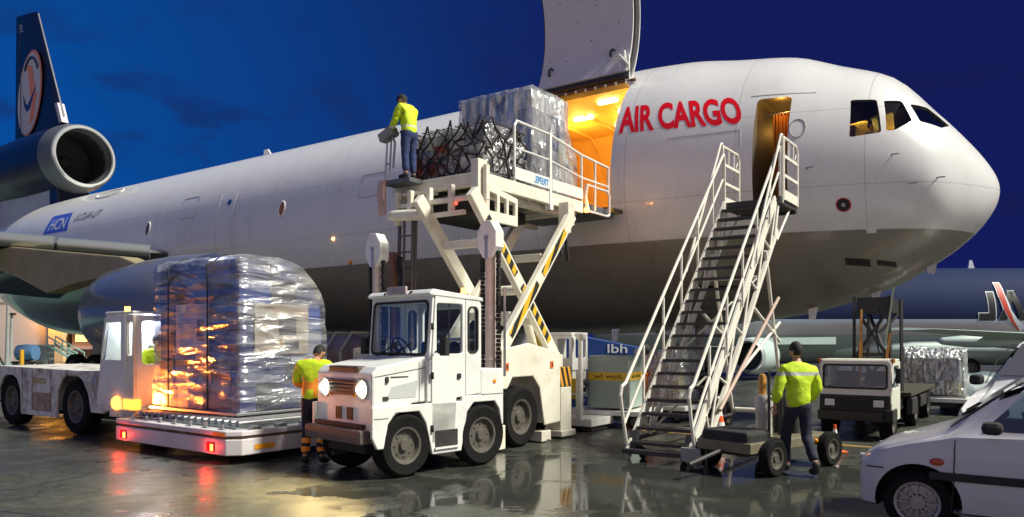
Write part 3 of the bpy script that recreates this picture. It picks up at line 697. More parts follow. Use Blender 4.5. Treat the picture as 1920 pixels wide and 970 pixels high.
def fin():
    mb = MB(); rows = []
    for t in [i/8 for i in range(9)]:
        le = 42.05+(45.5-42.05)*t; te_ = 48.3+(48.15-48.3)*t; z = 12.75+(19.95-12.75)*t; r = []
        for i in range(32):
            a = 2*math.pi*i/32; x = .5-.5*math.cos(a); th = .62*(1-.6*t)
            y = th*2.2*(.2969*math.sqrt(x)-.126*x-.3516*x*x+.2843*x**3-.1015*x**4)*(1 if a < math.pi else -1)
            r.append(A(le+(te_-le)*x, V0+y, z+.35*x*t))
        rows.append(r)
    V = mb.grid(rows, 0, True, True); mb.bm.faces.new(V[-1]); mb.bm.faces.new(V[0][::-1]); f = mb.build('tail_fin', NAVY, plane, sharp=60)
    vy = V0-.19
    def ell(cu, cz, a, b, tilt, off, m, nm, t0=0, t1=360):
        k = MB(); P = [];
        for i in range(41):
            t = R(t0+(t1-t0)*i/40); x, z = a*math.cos(t), b*math.sin(t); P.append(A(cu+x*math.cos(tilt)-z*math.sin(tilt), vy-off, cz+x*math.sin(tilt)+z*math.cos(tilt)))
        if t1-t0 >= 359: P = P[:-1]
        k.bm.faces.new([k.bm.verts.new(p) for p in P]); k.build(nm, m, f)
    cu, cz = 46.0, 15.5; PALE = mat('emblem_pale', (.50, .46, .50), .5); EO = mat('emblem_orange', (.70, .20, .10), .5); EB = mat('emblem_blue', (.01, .02, .10), .4)
    ell(cu, cz, 1.42, 2.35, R(14), .0, EO, 'emblem_rim'); ell(cu+.06, cz-.03, 1.32, 2.25, R(14), .01, PALE, 'emblem_disc')
    def poly(P, off, m, nm): k = MB(); k.bm.faces.new([k.bm.verts.new(A(cu+p, vy-off, cz+q)) for p, q in P]); k.build(nm, m, f)
    poly([(.25, 1.55), (-.35, 1.45), (-.75, .05), (-.15, -.25)], .02, EO, 'emblem_band'); poly([(-.45, -.2), (-.95, -.05), (-.55, -1.5), (.05, -1.75)], .02, EO, 'emblem_band')
    poly([(.75, .05), (.45, -.5), (.2, -.65), (-.2, -.3), (-.95, .35), (-.5, -.25), (-.05, -.9), (.35, -1.0), (.62, -.6)], .03, EB, 'emblem_bird')
    k = MB(); k.pipe([A(cu-1.0*math.cos(R(a))*1.0-.25, vy-.03, cz+1.75*math.sin(R(a))+.15) for a in range(35, 140, 8)], .07, 0, 6); k.build('emblem_arc', EB, f)
    text = text_obj('FL', 1, PALE, f, lambda a, b: A(46.9-.35*a, V0-.3, 19.0+.42*b), .0)
    k = MB(); k.prism([(42.28, 13.3), (42.6, 13.3), (43.1, 14.4), (42.78, 14.4)], lambda p, q, c: A(p, c, q), V0-.17, V0+.17); k.build('edge_panel', PALE, f)
    k = MB(); k.pipe([A(42.0+3.45*t, V0-.0, 12.8+7.15*t) for t in (.12, .3, .6, .98)], .05, 0, 8); k.build('leading_edge', STEEL, f)
    k = MB(); k.pipe([A(46.7, V0-.34, 13.0), A(47.2, V0-.2, 19.6)], .02, 0, 6); k.build('rudder_seam', BLACK, f)
fin()
tp = [(46.6, 17.6, 7.1, 5.6, .1, 0), (54.0, 7.5, 8.2, 2.6, .09, 0)]
loft(tp, 'tailplane', WINGM); loft([(u, 2*V0-v, z, c, t, d) for (u, v, z, c, t, d) in tp], 'tailplane', WINGM)

def wheel(name, parent, loc, axis, r, w, rim=.58, rm=RIM, spokes=0, tm=TYRE, cap=.35):   # axis: unit Vector, outward
    q = Vector(axis).to_track_quat('Z', 'Y').to_matrix().to_4x4(); M = Matrix.Translation(loc) @ q
    mb = MB(); h = w/2
    mb.lathe([(r*rim, -h*.85), (r*.9, -h), (r*.97, -h*.8), (r, -h*.45), (r*.985, -h*.4), (r*.985, -h*.1), (r, -h*.06), (r, h*.06), (r*.985, h*.1), (r*.985, h*.4), (r, h*.45), (r*.97, h*.8), (r*.9, h), (r*rim, h*.85)], M, 0, 36)
    t = mb.build(name, [tm], parent)
    mb = MB(); mb.lathe([(r*rim*1.02, -h*.8), (r*rim*1.02, h*.86), (r*rim*.9, h*.8), (r*rim*.82, h*.35), (r*rim*cap, h*.42), (r*rim*cap*.8, h*.7), (0, h*.72)], M, 0, 28)
    for i in range(8):
        a = 2*math.pi*i/8; c = M @ Vector((r*rim*.6*math.cos(a), r*rim*.6*math.sin(a), h*.40)); mb.ball(c, r*.04, 0 if not spokes else 0, 3)
    if spokes:
        for i in range(spokes):
            a = 2*math.pi*i/spokes; d = Vector((math.cos(a), math.sin(a), 0)); mb.bar(M @ (d*r*rim*.3+Vector((0, 0, h*.72))), M @ (d*r*rim*.97+Vector((0, 0, h*.72))), r*.045, r*.06, 0, M.to_3x3() @ Vector((0, 0, 1)))
    mb.build('rim', rm, t); return t
# landing gear (nose leg behind the stairs, main legs behind the engine)
mb = MB(); mb.tube(A(7.4, V0, .65), A(7.4, V0, 2.4), .12, 0, 14); mb.tube(A(7.4, V0, 1.2), A(9, V0, 2.3), .06, 0, 10); mb.tube(A(7.4, V0-.45, .55), A(7.4, V0+.45, .55), .08, 0, 10); mb.build('nose_gear', GREYP, plane)
for s in (-1, 1): wheel('gear_wheel', plane, A(7.4, V0+.4*s, .52), (0, s, 0), .52, .34)
for v in (15.2, 22.9):
    mb = MB(); mb.tube(A(31, v, .7), A(31, v, 4.2), .2, 0, 14); mb.bar(A(30, v, .68), A(32, v, .68), .2, .2); mb.build('main_gear', GREYP, plane)
    for u in (30.2, 31.8):
        for s in (-1, 1): wheel('gear_wheel', plane, A(u, v+.45*s, .62), (0, s, 0), .62, .42)

# ================================================================== PEOPLE
def skin_mesh(chains, sub=2):
    """one skinned surface; chains: list of lists of (x,y,z,r); chains joined where points coincide"""
    me = bpy.data.meshes.new('sk'); V = []; E = []; Rr = []; idx = {}
    for ch in chains:
        last = None
        for (x, y, z, r) in ch:
            k = (round(x, 4), round(y, 4), round(z, 4))
            if k not in idx: idx[k] = len(V); V.append((x, y, z)); Rr.append(r)
            if last is not None and last != idx[k]: E.append((last, idx[k]))
            last = idx[k]
    me.from_pydata(V, E, [])
    o = bpy.data.objects.new('sk', me); C.objects.link(o)
    o.modifiers.new('s', 'SKIN').use_smooth_shade = True
    lay = me.skin_vertices[0].data
    for i, r in enumerate(Rr): lay[i].radius = r if isinstance(r, tuple) else (r, r)
    lay[0].use_root = True
    if sub: o.modifiers.new('d', 'SUBSURF').levels = sub; o.modifiers['d'].render_levels = sub
    m = eval_mesh(o); bpy.data.objects.remove(o, do_unlink=True); return m
def add_mesh(name, me, mats, parent, fmat=None):
    me.materials.clear()
    for m in mats: me.materials.append(m)
    for p in me.polygons:
        p.use_smooth = True
        p.material_index = fmat(p.center) if fmat else 0
    o = bpy.data.objects.new(name, me); C.objects.link(o); o.parent = parent; return o
def merge(mes):
    bm = bmesh.new()
    for me in mes: bm.from_mesh(me)
    out = bpy.data.meshes.new('m'); bm.to_mesh(out); bm.free(); return out
def hand(w, d, s=1.0):        # wrist point w, direction d; palm and five curled fingers
    w = Vector(w); d = Vector(d).normalized(); side = d.cross(Vector((0, 0, 1)));
    if side.length < .2: side = Vector((0, 1, 0)).cross(d)
    side.normalize(); up = side.cross(d); ms = []
    ms.append(skin_mesh([[(*w, .026), (*(w+d*.045), .034), (*(w+d*.085), .032)]], 1))
    for i, L in enumerate((.065, .075, .07, .055)):
        b = w+d*.075+side*(-.028+.019*i); p1 = b+d*L*.5-up*.004; p2 = p1+d*L*.3-up*L*.3; p3 = p2-up*L*.25+d*L*.05
        ms.append(skin_mesh([[(*b, .009), (*p1, .009), (*p2, .008), (*p3, .007)]], 1))
    b = w+d*.03-side*.028; p1 = b+d*.03-side*.022; p2 = p1+d*.03-up*.01
    ms.append(skin_mesh([[(*b, .011), (*p1, .010), (*p2, .008)]], 1))
    return ms
def banded(name, base, bands, hem):
    m = mat(name, base, .75, bump=.6, bscale=16)
    n = m.node_tree.nodes; l = m.node_tree.links; p = n['Principled BSDF']; t = n.new('ShaderNodeTexCoord'); sp = n.new('ShaderNodeSeparateXYZ'); l.new(t.outputs['Object'], sp.inputs[0])
    acc = None
    for a, b in bands:
        c = n.new('ShaderNodeMath'); c.operation = 'COMPARE'; c.inputs[1].default_value = (a+b)/2; c.inputs[2].default_value = (b-a)/2; l.new(sp.outputs[2], c.inputs[0])
        if acc:
            q = n.new('ShaderNodeMath'); q.operation = 'MAXIMUM'; l.new(acc, q.inputs[0]); l.new(c.outputs[0], q.inputs[1]); acc = q.outputs[0]
        else: acc = c.outputs[0]
    mx = n.new('ShaderNodeMix'); mx.data_type = 'RGBA'; l.new(acc, mx.inputs[0]); mx.inputs[6].default_value = (*base, 1); mx.inputs[7].default_value = (*hem, 1); l.new(mx.outputs[2], p.inputs['Base Color'])
    return m
def person(root, J, jacket, trousers, boots=BOOT, cap=HAIR, vest=None, bands=False, head_yaw=0, head_pitch=0, jb=None, tb=None):
    """J: joints in local coordinates (x right, y forward, z up)"""
    P = {k: Vector(v) for k, v in J.items()}
    hp, ch, nk, hd = P['hip'], P['chest'], P['neck'], P['head']
    def ch_(ps): return [(*p, r) for p, r in ps]
    mid = (hp+ch)/2
    hips = {s: hp+Vector((s*.09, 0, -.04)) for s in (-1, 1)}
    sh = {s: P['sh'+('l' if s < 0 else 'r')] for s in (-1, 1)}
    body = [ch_([(hp, .11), (mid, .115), (ch, .13), (nk, .055), (nk+(hd-nk)*.45, .05)])]
    for s, c in ((-1, 'l'), (1, 'r')):
        body.append(ch_([(ch, .13), (sh[s], .058), (P['el'+c], .042), (P['wr'+c], .028)]))
        body.append(ch_([(hp, .11), (hips[s], .085), (P['kn'+c], .055), (P['an'+c], .038), (P['to'+c], .03)]))
    ms = [skin_mesh(body, 1)]
    # head
    bm = bmesh.new(); bmesh.ops.create_uvsphere(bm, u_segments=20, v_segments=14, radius=1)
    Mh = Matrix.Translation(hd) @ Matrix.Rotation(head_yaw, 4, 'Z') @ Matrix.Rotation(head_pitch, 4, 'X')
    for v in bm.verts:
        x, y, z = v.co; k = 1-.22*max(0, -z)
        y2 = y*.098*k; x2 = x*.076*k; z2 = z*.118
        if y > .75 and abs(x) < .3 and -.25 < z < .2: y2 += .022*(1-abs(x)/.3)
        if y > .5 and z < -.55: y2 += .008
        v.co = Mh @ Vector((x2, y2, z2))
    for s in (-1, 1):
        bmesh.ops.create_uvsphere(bm, u_segments=8, v_segments=6, radius=1, matrix=Mh @ Matrix.Translation((s*.077, -.005, -.01)) @ Matrix.Diagonal((.012, .022, .033, 1)))
        bmesh.ops.create_uvsphere(bm, u_segments=8, v_segments=6, radius=.011, matrix=Mh @ Matrix.Translation((s*.03, .088, .015)))
    hm = bpy.data.meshes.new('h'); bm.to_mesh(hm); bm.free(); ms.append(hm)
    for c in 'lr':
        d = (P['wr'+c]-P['el'+c]).normalized(); ms += hand(P['wr'+c]+d*.0, P.get('hd'+c, d))
    add_mesh('body', merge(ms), [SKIN], root)
    # cap / hair
    bm = bmesh.new(); bmesh.ops.create_uvsphere(bm, u_segments=20, v_segments=12, radius=1)
    bmesh.ops.delete(bm, geom=[v for v in bm.verts if v.co.z < -.1 and v.co.y > -.3 or v.co.z < -.55], context='VERTS')
    for v in bm.verts: x, y, z = v.co; v.co = Mh @ Vector((x*.086, y*.109, z*.128+.004))
    cm = bpy.data.meshes.new('c'); bm.to_mesh(cm); bm.free(); add_mesh('cap', cm, [cap], root)
    # jacket
    low = hp+Vector((0, 0, -.10))
    jk = [ch_([(low, (.175, .145)), (hp+Vector((0, 0, .05)), (.165, .14)), (mid+Vector((0, 0, .05)), (.17, .145)), (ch, (.19, .15)), (nk+Vector((0, 0, -.01)), .085)])]
    for s, c in ((-1, 'l'), (1, 'r')):
        e, w = P['el'+c], P['wr'+c]; jk.append(ch_([(ch, (.19, .15)), (sh[s], .092), ((sh[s]+e)/2+Vector((0, 0, -.005)), .082), (e, .070), (e+(w-e)*.5, .062), (e+(w-e)*.93, .055)]))
    jm = skin_mesh(jk, 2)
    for v in jm.vertices:
        n_ = noise.noise(Vector((v.co.x*7, v.co.y*7, v.co.z*14)))*.020+noise.noise(v.co*24+Vector((3, 1, 2)))*.007; v.co += v.normal*n_
    zc = ch.z
    def jf(c):
        if vest:
            if abs(c.x-ch.x) > .05 and abs(c.x-ch.x) < .105 and c.z > hp.z+.02 : return 1
            if hp.z+.12 < c.z < hp.z+.20: return 1
        elif bands:
            if zc-.03 < c.z < zc+.03 or hp.z+.05 < c.z < hp.z+.10: return 2
        return 0
    add_mesh('jacket', jm, [jacket, HIORA, REFL], root, jf)
    tk = [ch_([(hp+Vector((0, 0, .06)), .14), (hp+Vector((0, 0, -.03)), .135)])]
    for s, c in ((-1, 'l'), (1, 'r')):
        k, a = P['kn'+c], P['an'+c]; tk.append(ch_([(hp+Vector((0, 0, -.03)), .135), (hips[s]+Vector((0, 0, -.05)), .105), ((hips[s]+k)/2, .09), (k, .075), ((k+a)/2, .072), (a+(k-a)*.1, .062)]))
    tm = skin_mesh(tk, 2)
    for v in tm.vertices: v.co += v.normal*(noise.noise(v.co*11)*.010)
    az = min(P['anl'].z, P['anr'].z)
    def tf(c):
        if tb and (az+.10 < c.z < az+.17 or az+.22 < c.z < az+.29): return 1
        return 0
    add_mesh('trousers', tm, [trousers, tb or REFL], root, tf)
    for c in 'lr':
        a, t = P['an'+c], P['to'+c]; d = (t-a); d.z = 0; d.normalize()
        g = P['to'+c].z-.04
        bmh = skin_mesh([[(*(a+Vector((0, 0, .05))), .055), (*(Vector((a.x, a.y, g+.05))), .055), (*(Vector((a.x, a.y, g+.045))+d*.09), .05), (*(Vector((a.x, a.y, g+.04))+d*.17), .042)]], 2)
        add_mesh('boot', bmh, [boots], root)
def stand(h=1.75, lean=0, **k):
    s = h/1.75
    J = dict(hip=(0, 0, .95), chest=(0, lean, 1.33), neck=(0, lean*1.25+.01, 1.49), head=(0, lean*1.5+.04, 1.63), shl=(-.20, lean, 1.41), shr=(.20, lean, 1.41),
             ell=(-.27, lean-.02, 1.13), elr=(.27, lean-.02, 1.13), wrl=(-.25, lean+.12, .90), wrr=(.25, lean+.12, .90),
             knl=(-.10, .02, .50), knr=(.10, .02, .50), anl=(-.11, -.02, .09), anr=(.11, -.02, .09), tol=(-.13, .14, .045), tor=(.13, .14, .045))
    J.update(k); return {a: tuple(q*s for q in b) for a, b in J.items()}

# ================================================================== FREIGHT
def crate_stack(root, x0, x1, y0, y1, z0, z1, seed, cols, f=lambda p: p, nmin=3, name='cartons'):
    rnd = random.Random(seed); mb = MB(); z = z0
    while z < z1-.02:
        h = min(rnd.uniform(.28, .5), z1-z)
        if z1-z-h < .15: h = z1-z
        x = x0
        while x < x1-.02:
            w = min(rnd.uniform(.3, .62), x1-x); 
            if x1-x-w < .15: w = x1-x
            y = y0
            while y < y1-.02:
                d = min(rnd.uniform(.3, .65), y1-y)
                if y1-y-d < .15: d = y1-y
                j = rnd.uniform(0, .025); fs = mb.box(x+.004+j, x+w-.004, y+.004+j, y+d-.004, z+.002, z+h-.004, rnd.randrange(len(cols)))
                y += d
            x += w
        z += h
    for v in mb.bm.verts: v.co = f(v.co)
    return mb.build(name, cols, root, .012)
def carton(name, c): return mat(name, c, .75, dirt=.3, dscale=4, dcol=tuple(q*.6 for q in c))
K = [carton('carton_brown', (.34, .22, .12)), carton('carton_white', (.62, .62, .60)), carton('carton_grey', (.30, .31, .34)), carton('carton_indigo', (.06, .07, .17)), carton('carton_dark', (.05, .045, .05)), carton('carton_cream', (.58, .48, .28)), carton('carton_blue', (.04, .10, .32)), carton('carton_red', (.35, .06, .04))]
def wrap_shell(root, prof, ax, a, b, material, seed, amp=.03, n=26, name='plastic_wrap'):
    """film shell: closed profile prof (p,q) swept along axis from a to b; f maps (p,q,c)"""
    mb = MB()
    P = [];
    for i in range(len(prof)):                      # resample the outline
        p, q = Vector(prof[i]), Vector(prof[(i+1) % len(prof)]); k = max(1, int((q-p).length/.11))
        for j in range(k): P.append(p+(q-p)*j/k)
    rows = []
    def dis(p):
        o = Vector((seed, seed*.7, 0)); w = noise.noise_vector(p*2.6+o)*amp+noise.noise_vector(p*8+o)*amp*.45; return p+w
    rows = [[dis(Vector(ax(p[0], p[1], a+(b-a)*i/n))) for p in P] for i in range(n+1)]
    mb.grid(rows, 0, True, True)
    for c in (a, b):                                # end caps as fans of quads
        cen = sum(P, Vector((0, 0)))/len(P); rings = [[dis(Vector(ax(*(cen+(p-cen)*t), c))) for p in P] for t in (1, .8, .6, .4, .2, .04)]
        mb.grid(rings, 0, True, True)
    bmesh.ops.remove_doubles(mb.bm, verts=mb.bm.verts[:], dist=.002)
    return mb.build(name, material, root, sharp=120)
def base_sheet(root, x0, x1, y0, y1, z0):
    mb = MB(); mb.box(x0, x1, y0, y1, z0, z0+.045); mb.build('pallet_base', STEEL, root, .008)

# ---- pallet on the transfer dolly
def big_pallet():
    u0, u1, v0, v1 = 10.1, 12.45, 7.05, 8.78
    t = thing('wrapped_cargo_pallet', 'tall contoured air cargo pallet in silvery plastic wrap riding on the low white dolly', 'cargo pallet', W((u0+u1)/2, (v0+v1)/2, .60), AR)
    hx, hy, H = (u1-u0)/2, (v1-v0)/2, 2.50
    base_sheet(t, -hx-.06, hx+.06, -hy-.06, hy+.06, 0)
    prof = [(-hy, .06), (hy, .06), (hy, 1.35)]+[(hy-.95*(1-math.cos(R(a))), 1.35+1.12*math.sin(R(a))) for a in range(12, 91, 13)]+[(-hy*.7, H+.02), (-hy+.04, H-.04), (-hy, H-.18)]
    sh = lambda p: Vector((p.x, p.y, p.z)) if not (p.y > hy-.95 and p.z > 1.3) else Vector((p.x, min(p.y, hy-.95*(1-math.sqrt(max(0, 1-((p.z-1.35)/1.15)**2)))-.03) if p.z > 1.35 else p.y, min(p.z, 2.44)))
    crate_stack(t, -hx+.05, hx-.05, -hy+.05, hy-.05, .05, H-.06, 5, [K[3], K[3], K[3], K[4], K[6], K[3], K[2]], sh)
    mb = MB(); mb.box(hx-.048, hx-.02, -.55, .5, .95, 1.75, 0); mb.box(hx-.02, hx-.015, -.1, .25, 1.25, 1.55, 1); mb.box(hx-.02, hx-.015, .02, .3, 1.0, 1.15, 1); mb.build('carton_face', [K[5], K[4]], t)
    mb = MB(); mb.box(-.55, .35, -hy+.02, -hy+.048, .95, 1.75, 0); mb.box(.05, .25, -hy+.014, -hy+.02, 1.15, 1.5, 1); mb.build('carton_face', [K[1], K[4]], t)
    wrap_shell(t, prof, lambda p, q, c: (c, p, q), -hx-.02, hx+.02, film_mat('film_silver', 2.2, .46, (.80, .80, .95), (.5, .5, 2.6), 3), 3, .035, 24)
    mb = MB()
    for x in (-hx*.6, hx*.35):
        mb.pipe([(x, -hy-.03, .05), (x, -hy-.03, H-.15), (x, -hy*.7, H+.05), (x, 0, H+.05)], .012, 0, 5)
    mb.build('strap', DARK, t)
big_pallet()

# ---- pallets on the loader deck
LZ = 4.72
def net(root, x0, x1, y0, y1, z1, seed, n=13):
    rnd = random.Random(seed); mb = MB()
    def P(side, a, h):
        j = Vector((rnd.uniform(-.09, .09), rnd.uniform(-.05, .03), rnd.uniform(-.10, .10)))
        if side == 0: p = Vector((x0+(x1-x0)*a, y0-.05, h))
        elif side == 1: p = Vector((x1+.05, y0+(y1-y0)*a, h))
        else: p = Vector((x0+(x1-x0)*a, y0+(y1-y0)*(h/z1), z1+.05))
        return p+j
    for side, k in ((0, n), (1, 8)):
        rows = [[P(side, i/k, .05+(z1-.02)*q/5) for i in range(k+1)] for q in range(6)]
        for q in range(5):
            for i in range(k):
                if (i+q) % 2 == 0: mb.pipe([rows[q][i], (rows[q][i]+rows[q+1][i+1])/2+Vector((0, 0, -.03)), rows[q+1][i+1]], .017, 0, 5)
                else: mb.pipe([rows[q][i+1], (rows[q][i+1]+rows[q+1][i])/2+Vector((0, 0, -.03)), rows[q+1][i]], .017, 0, 5)
                if rnd.random() < .45: mb.tube(rows[q][i], rows[q+1][min(k, i+rnd.choice((0, 1)))], .014, 0, 5)
                if rnd.random() < .3: mb.tube(rows[q][i], rows[q][i+1], .02, 0, 5)
    for i in range(n+1):
        a = x0+(x1-x0)*i/n; mb.pipe([(a+rnd.uniform(-.05, .05), y0-.03, z1), (a+rnd.uniform(-.1, .1), (y0+y1)/2, z1+.06), (a, y1, z1+.03)], .014, 0, 5)
    return mb.build('cargo_net', mat('net_rope', (.025, .018, .02), .9), root)
def lump(root, x0, x1, y0, y1, z1, seed, mats_, film):
    rnd = random.Random(seed); mb = MB(); z = .05
    for q in range(int((x1-x0)*22)):
        w, d, h = rnd.uniform(.22, .5), rnd.uniform(.22, .45), rnd.uniform(.2, .4)
        e = rnd.random()
        x = rnd.uniform(x0, x1-w); y = y0+rnd.uniform(0, .08) if e < .55 else rnd.uniform(y0, y1-d); zz = rnd.uniform(.05, max(.06, z1-h))
        if e > .75: x = x1-w-rnd.uniform(0, .05)
        M = Matrix.Translation((x+w/2, y+d/2, zz+h/2)) @ Matrix.Rotation(rnd.uniform(-.25, .25), 4, 'Z') @ Matrix.Rotation(rnd.uniform(-.12, .12), 4, 'X')
        mb.box(-w/2, w/2, -d/2, d/2, -h/2, h/2, rnd.randrange(len(mats_)), M)
    mb.box(x0+.15, x1-.15, y0+.15, y1-.15, .05, z1-.1, 0)
    mb.build('parcels', mats_, root, .015)
    if film:
        wrap_shell(root, [(y0-.02, .06), (y1+.02, .06), (y1, z1*.9), ((y0+y1)/2, z1+.05), (y0+.05, z1)], lambda p, q, c: (c, p, q), x0-.02, x1+.03, film, seed, .05, 22)
def loader_pallets():
    t = thing('netted_cargo_pallet', 'low freight pallet under a black tangled cargo net beside the loader operator', 'cargo pallet', W(8.95, 11.25, LZ), AR)
    base_sheet(t, -.92, .88, -.66, .7, 0)
    f = film_mat('film_pearl', 5.5, .55, (.9, .86, .88), (1, 1, 1.6), 1)
    lump(t, -.85, .84, -.60, .64, .90, 4, [K[2], K[1], K[4], K[0], K[2], K[7]], f); net(t, -.86, .85, -.62, .66, .92, 2)
    t = thing('wrapped_cargo_pallet', 'tall cube of freight in crinkled clear plastic entering the open cargo door', 'cargo pallet', W(9.0, 12.95, LZ), AR)
    base_sheet(t, -.98, .92, -.82, .98, 0)
    f2 = film_mat('film_clear', 3.0, .50, (.88, .88, .9), (1.5, 1.5, .6), 5)
    crate_stack(t, -.9, .84, -.72, .55, .05, 1.96, 9, [K[2], K[1], K[2], K[3], K[1]])
    lump(t, -.7, .86, .2, .92, .98, 12, [K[1], K[5], K[2], K[1]], None)
    wrap_shell(t, [(-.78, .05), (.95, .05), (.93, .9), (.72, 1.15), (.60, 1.4), (.58, 2.0), (-.75, 2.0)], lambda p, q, c: (c, p, q), -.95, .89, f2, 8, .03, 24)
loader_pallets()

# ================================================================== CARGO LOADER
def loader():
    t = thing('cargo_loader', 'cream scissor lift cargo loader raised to the open freighter door', 'cargo loader', W(8.8, 11.5), AR)
    def P(u, v, z): return Vector((8.8-u, v-11.5, z))
    def bx(mb, u0, u1, v0, v1, z0, z1, m=0): return mb.box(8.8-u1, 8.8-u0, v0-11.5, v1-11.5, z0, z1, m)
    uv = lambda c0: (lambda p, q, c: P(c, p, q))
    # chassis
    mb = MB(); bx(mb, 7.45, 10.05, 9.5, 12.25, .45, 1.50)
    for s in (0, 1):
        a, b = (7.05, 7.09) if s == 0 else (10.41, 10.45)
        mb.prism([(9.72, .98), (9.72, 1.62), (10.5, 1.72), (11.5, 1.55), (11.5, .32), (10.98, .3), (10.83, .95), (10.62, 1.16), (10.02, 1.16), (9.88, .98)], lambda p, q, c: P(c, p, q), a, b)
        i0, i1 = (7.09, 7.45) if s == 0 else (10.05, 10.41)
        bx(mb, i0, i1, 9.75, 11.48, 1.18, 1.54); bx(mb, i0, i1, 10.99, 11.48, .34, 1.18)
    bx(mb, 7.45, 10.05, 9.3, 9.5, .5, 1.2)
    mb.build('chassis', CREAM, t, .02)
    mb = MB()
    for v in (9.85, 11.2):
        mb.box(8.8-7.046, 8.8-7.04, v-11.5-.05, v-11.5+.05, 1.28, 1.40)
    mb.build('warning_sticker', ORANGE, t)
    text_obj('x', .1, BLACK, t, lambda a, b: P(7.036, 9.82+.07*a, 1.31+.06*b), .004); text_obj('x', .1, BLACK, t, lambda a, b: P(7.036, 11.17+.07*a, 1.31+.06*b), .004)
    for (u, s) in ((7.22, 1), (10.28, -1)):
        wheel('wheel', t, P(u, 10.32, .50), (s, 0, 0), .50, .32)
        wheel('wheel', t, P(u+.55*s, 12.0, .42), (s, 0, 0), .42, .3)
    mb = MB(); bx(mb, 7.12, 7.42, 11.62, 12.0, .14, .92); bx(mb, 7.06, 7.5, 11.56, 12.06, .03, .14); mb.build('stabilizer', CREAM, t, .015)
    mb = MB(); bx(mb, 7.12, 7.42, 11.6, 12.0, .925, 1.28); mb.build('stabilizer_cap', stripes('rear_stripes', (.70, .33, .03), (.02, .02, .02), .16, (0, 1, .35)), t, .01)
    mb = MB(); mb.tube(P(7.1, 11.1, .06), P(7.1, 11.1, .5), .025); mb.tube(P(7.1, 11.1, .34), P(7.1, 11.35, .34), .02); mb.tube(P(7.1, 11.1, .05), P(7.1, 11.1, .0), .06); mb.build('jack', STEEL, t)
    mb = MB(); bx(mb, 7.06, 7.3, 10.9, 11.2, .02, .2); mb.build('side_step', CREAM, t, .01); mb = MB(); bx(mb, 7.0, 7.2, 9.5, 9.75, .04, .42); mb.build('side_step', CREAM, t, .01)
    # scissors
    hz = stripes('hazard_stripes', (.72, .42, .02), (.02, .02, .02), .26, (0, 1, -.55))
    for u, nm in ((7.62, 1), (8.8, 0)):
        for (a, b, du) in (((10.35, 1.58), (12.72, 4.22), -.07), ((12.30, 1.48), (9.75, 4.22), .07)):
            mb = MB(); mb.bar(P(u+du, *a), P(u+du, *b), .12, .24, 0); arm = mb.build('scissor_arm', CREAM, t, .012)
            A0, B0 = P(u+du-.066, *a), P(u+du-.066, *b); d = (B0-A0)
            if nm:
                g = MB(); g.bar(A0+d*.10, A0+d*.46, .012, .13, 0); g.bar(A0+d*.53, A0+d*.86, .012, .13, 0); g.build('hazard_tape', hz, arm)
    mb = MB()
    mb.tube(P(7.5, 11.33, 2.68), P(8.95, 11.33, 2.68), .09, 0, 16)
    for (v, z) in ((10.35, 3.45), (11.9, 3.32), (10.9, 2.2), (11.75, 2.12)): mb.bar(P(7.7, v, z), P(8.75, v, z), .12, .14)
    mb.build('cross_beam', CREAM, t, .01)
    mb = MB(); mb.tube(P(8.0, 12.1, 1.5), P(8.0, 11.75, 2.35), .085, 0, 16); mb.tube(P(8.0, 11.75, 2.35), P(8.0, 11.35, 3.3), .05, 1, 14); mb.tube(P(8.0, 12.13, 1.42), P(8.0, 12.08, 1.58), .11, 0, 14); mb.build('hydraulic_cylinder', [CREAM, STEEL], t)
    mb = MB(); mb.pipe([P(7.75, 12.9, 4.3)+Vector((0, -.06*math.sin(i*.6), -i*.16)) for i in range(7)], .035, 0, 8); mb.pipe([P(7.8, 12.75, 4.3)+Vector((.02*math.sin(i), .05*math.sin(i*.5), -i*.14)) for i in range(7)], .03, 0, 8); mb.build('hydraulic_hose', BLACK, t)
    mb = MB(); bx(mb, 7.52, 7.75, 12.55, 12.8, 4.0, 4.45); bx(mb, 7.55, 7.7, 12.6, 12.72, 3.85, 4.0); mb.build('arm_bracket', CREAM, t, .02)
    # deck
    mb = MB(); bx(mb, 8.0, 9.95, 10.45, 15.35, 4.52, 4.70); mb.build('deck', DECKS, t, .01)
    mb = MB()
    for i in range(32): mb.tube(P(8.1, 10.6+i*.148, 4.70), P(9.85, 10.6+i*.148, 4.70), .022, 0, 8)
    mb.build('deck_rollers', STEEL, t)
    mb = MB()
    bx(mb, 7.88, 7.998, 10.5, 13.75, 4.42, 4.66); bx(mb, 9.952, 10.07, 10.45, 15.2, 4.42, 4.66)      # side beams
    bx(mb, 7.95, 10.0, 10.3, 10.448, 4.45, 4.68)
    for v in (11.0, 11.9, 12.8, 13.6): bx(mb, 8.0, 9.95, v, v+.08, 4.38, 4.518)
    bx(mb, 8.05, 8.2, 10.45, 13.7, 4.30, 4.44); bx(mb, 9.3, 9.45, 10.45, 13.7, 4.30, 4.44)
    mb.build('deck_frame', CREAM, t, .012)
    # under-deck guard frame at the front
    mb = MB()
    bx(mb, 8.0, 9.72, 10.05, 10.15, 4.16, 4.24); bx(mb, 8.1, 9.3, 10.05, 10.13, 3.92, 4.0)
    for u in (8.35, 8.85, 9.3, 9.62): bx(mb, u, u+.09, 10.04, 10.14, 4.0 if u < 9.4 else 3.86, 4.46)
    bx(mb, 7.82, 7.98, 10.1, 10.36, 4.05, 4.85); bx(mb, 7.72, 7.8, 10.2, 10.3, 4.15, 4.75)
    mb.tube(P(8.95, 9.98, 3.98), P(9.75, 9.98, 4.03), .10, 0, 16)
    bx(mb, 9.0, 9.8, 10.15, 10.45, 4.40, 4.45)
    mb.build('front_frame', CREAM, t, .01)
    mb = MB()
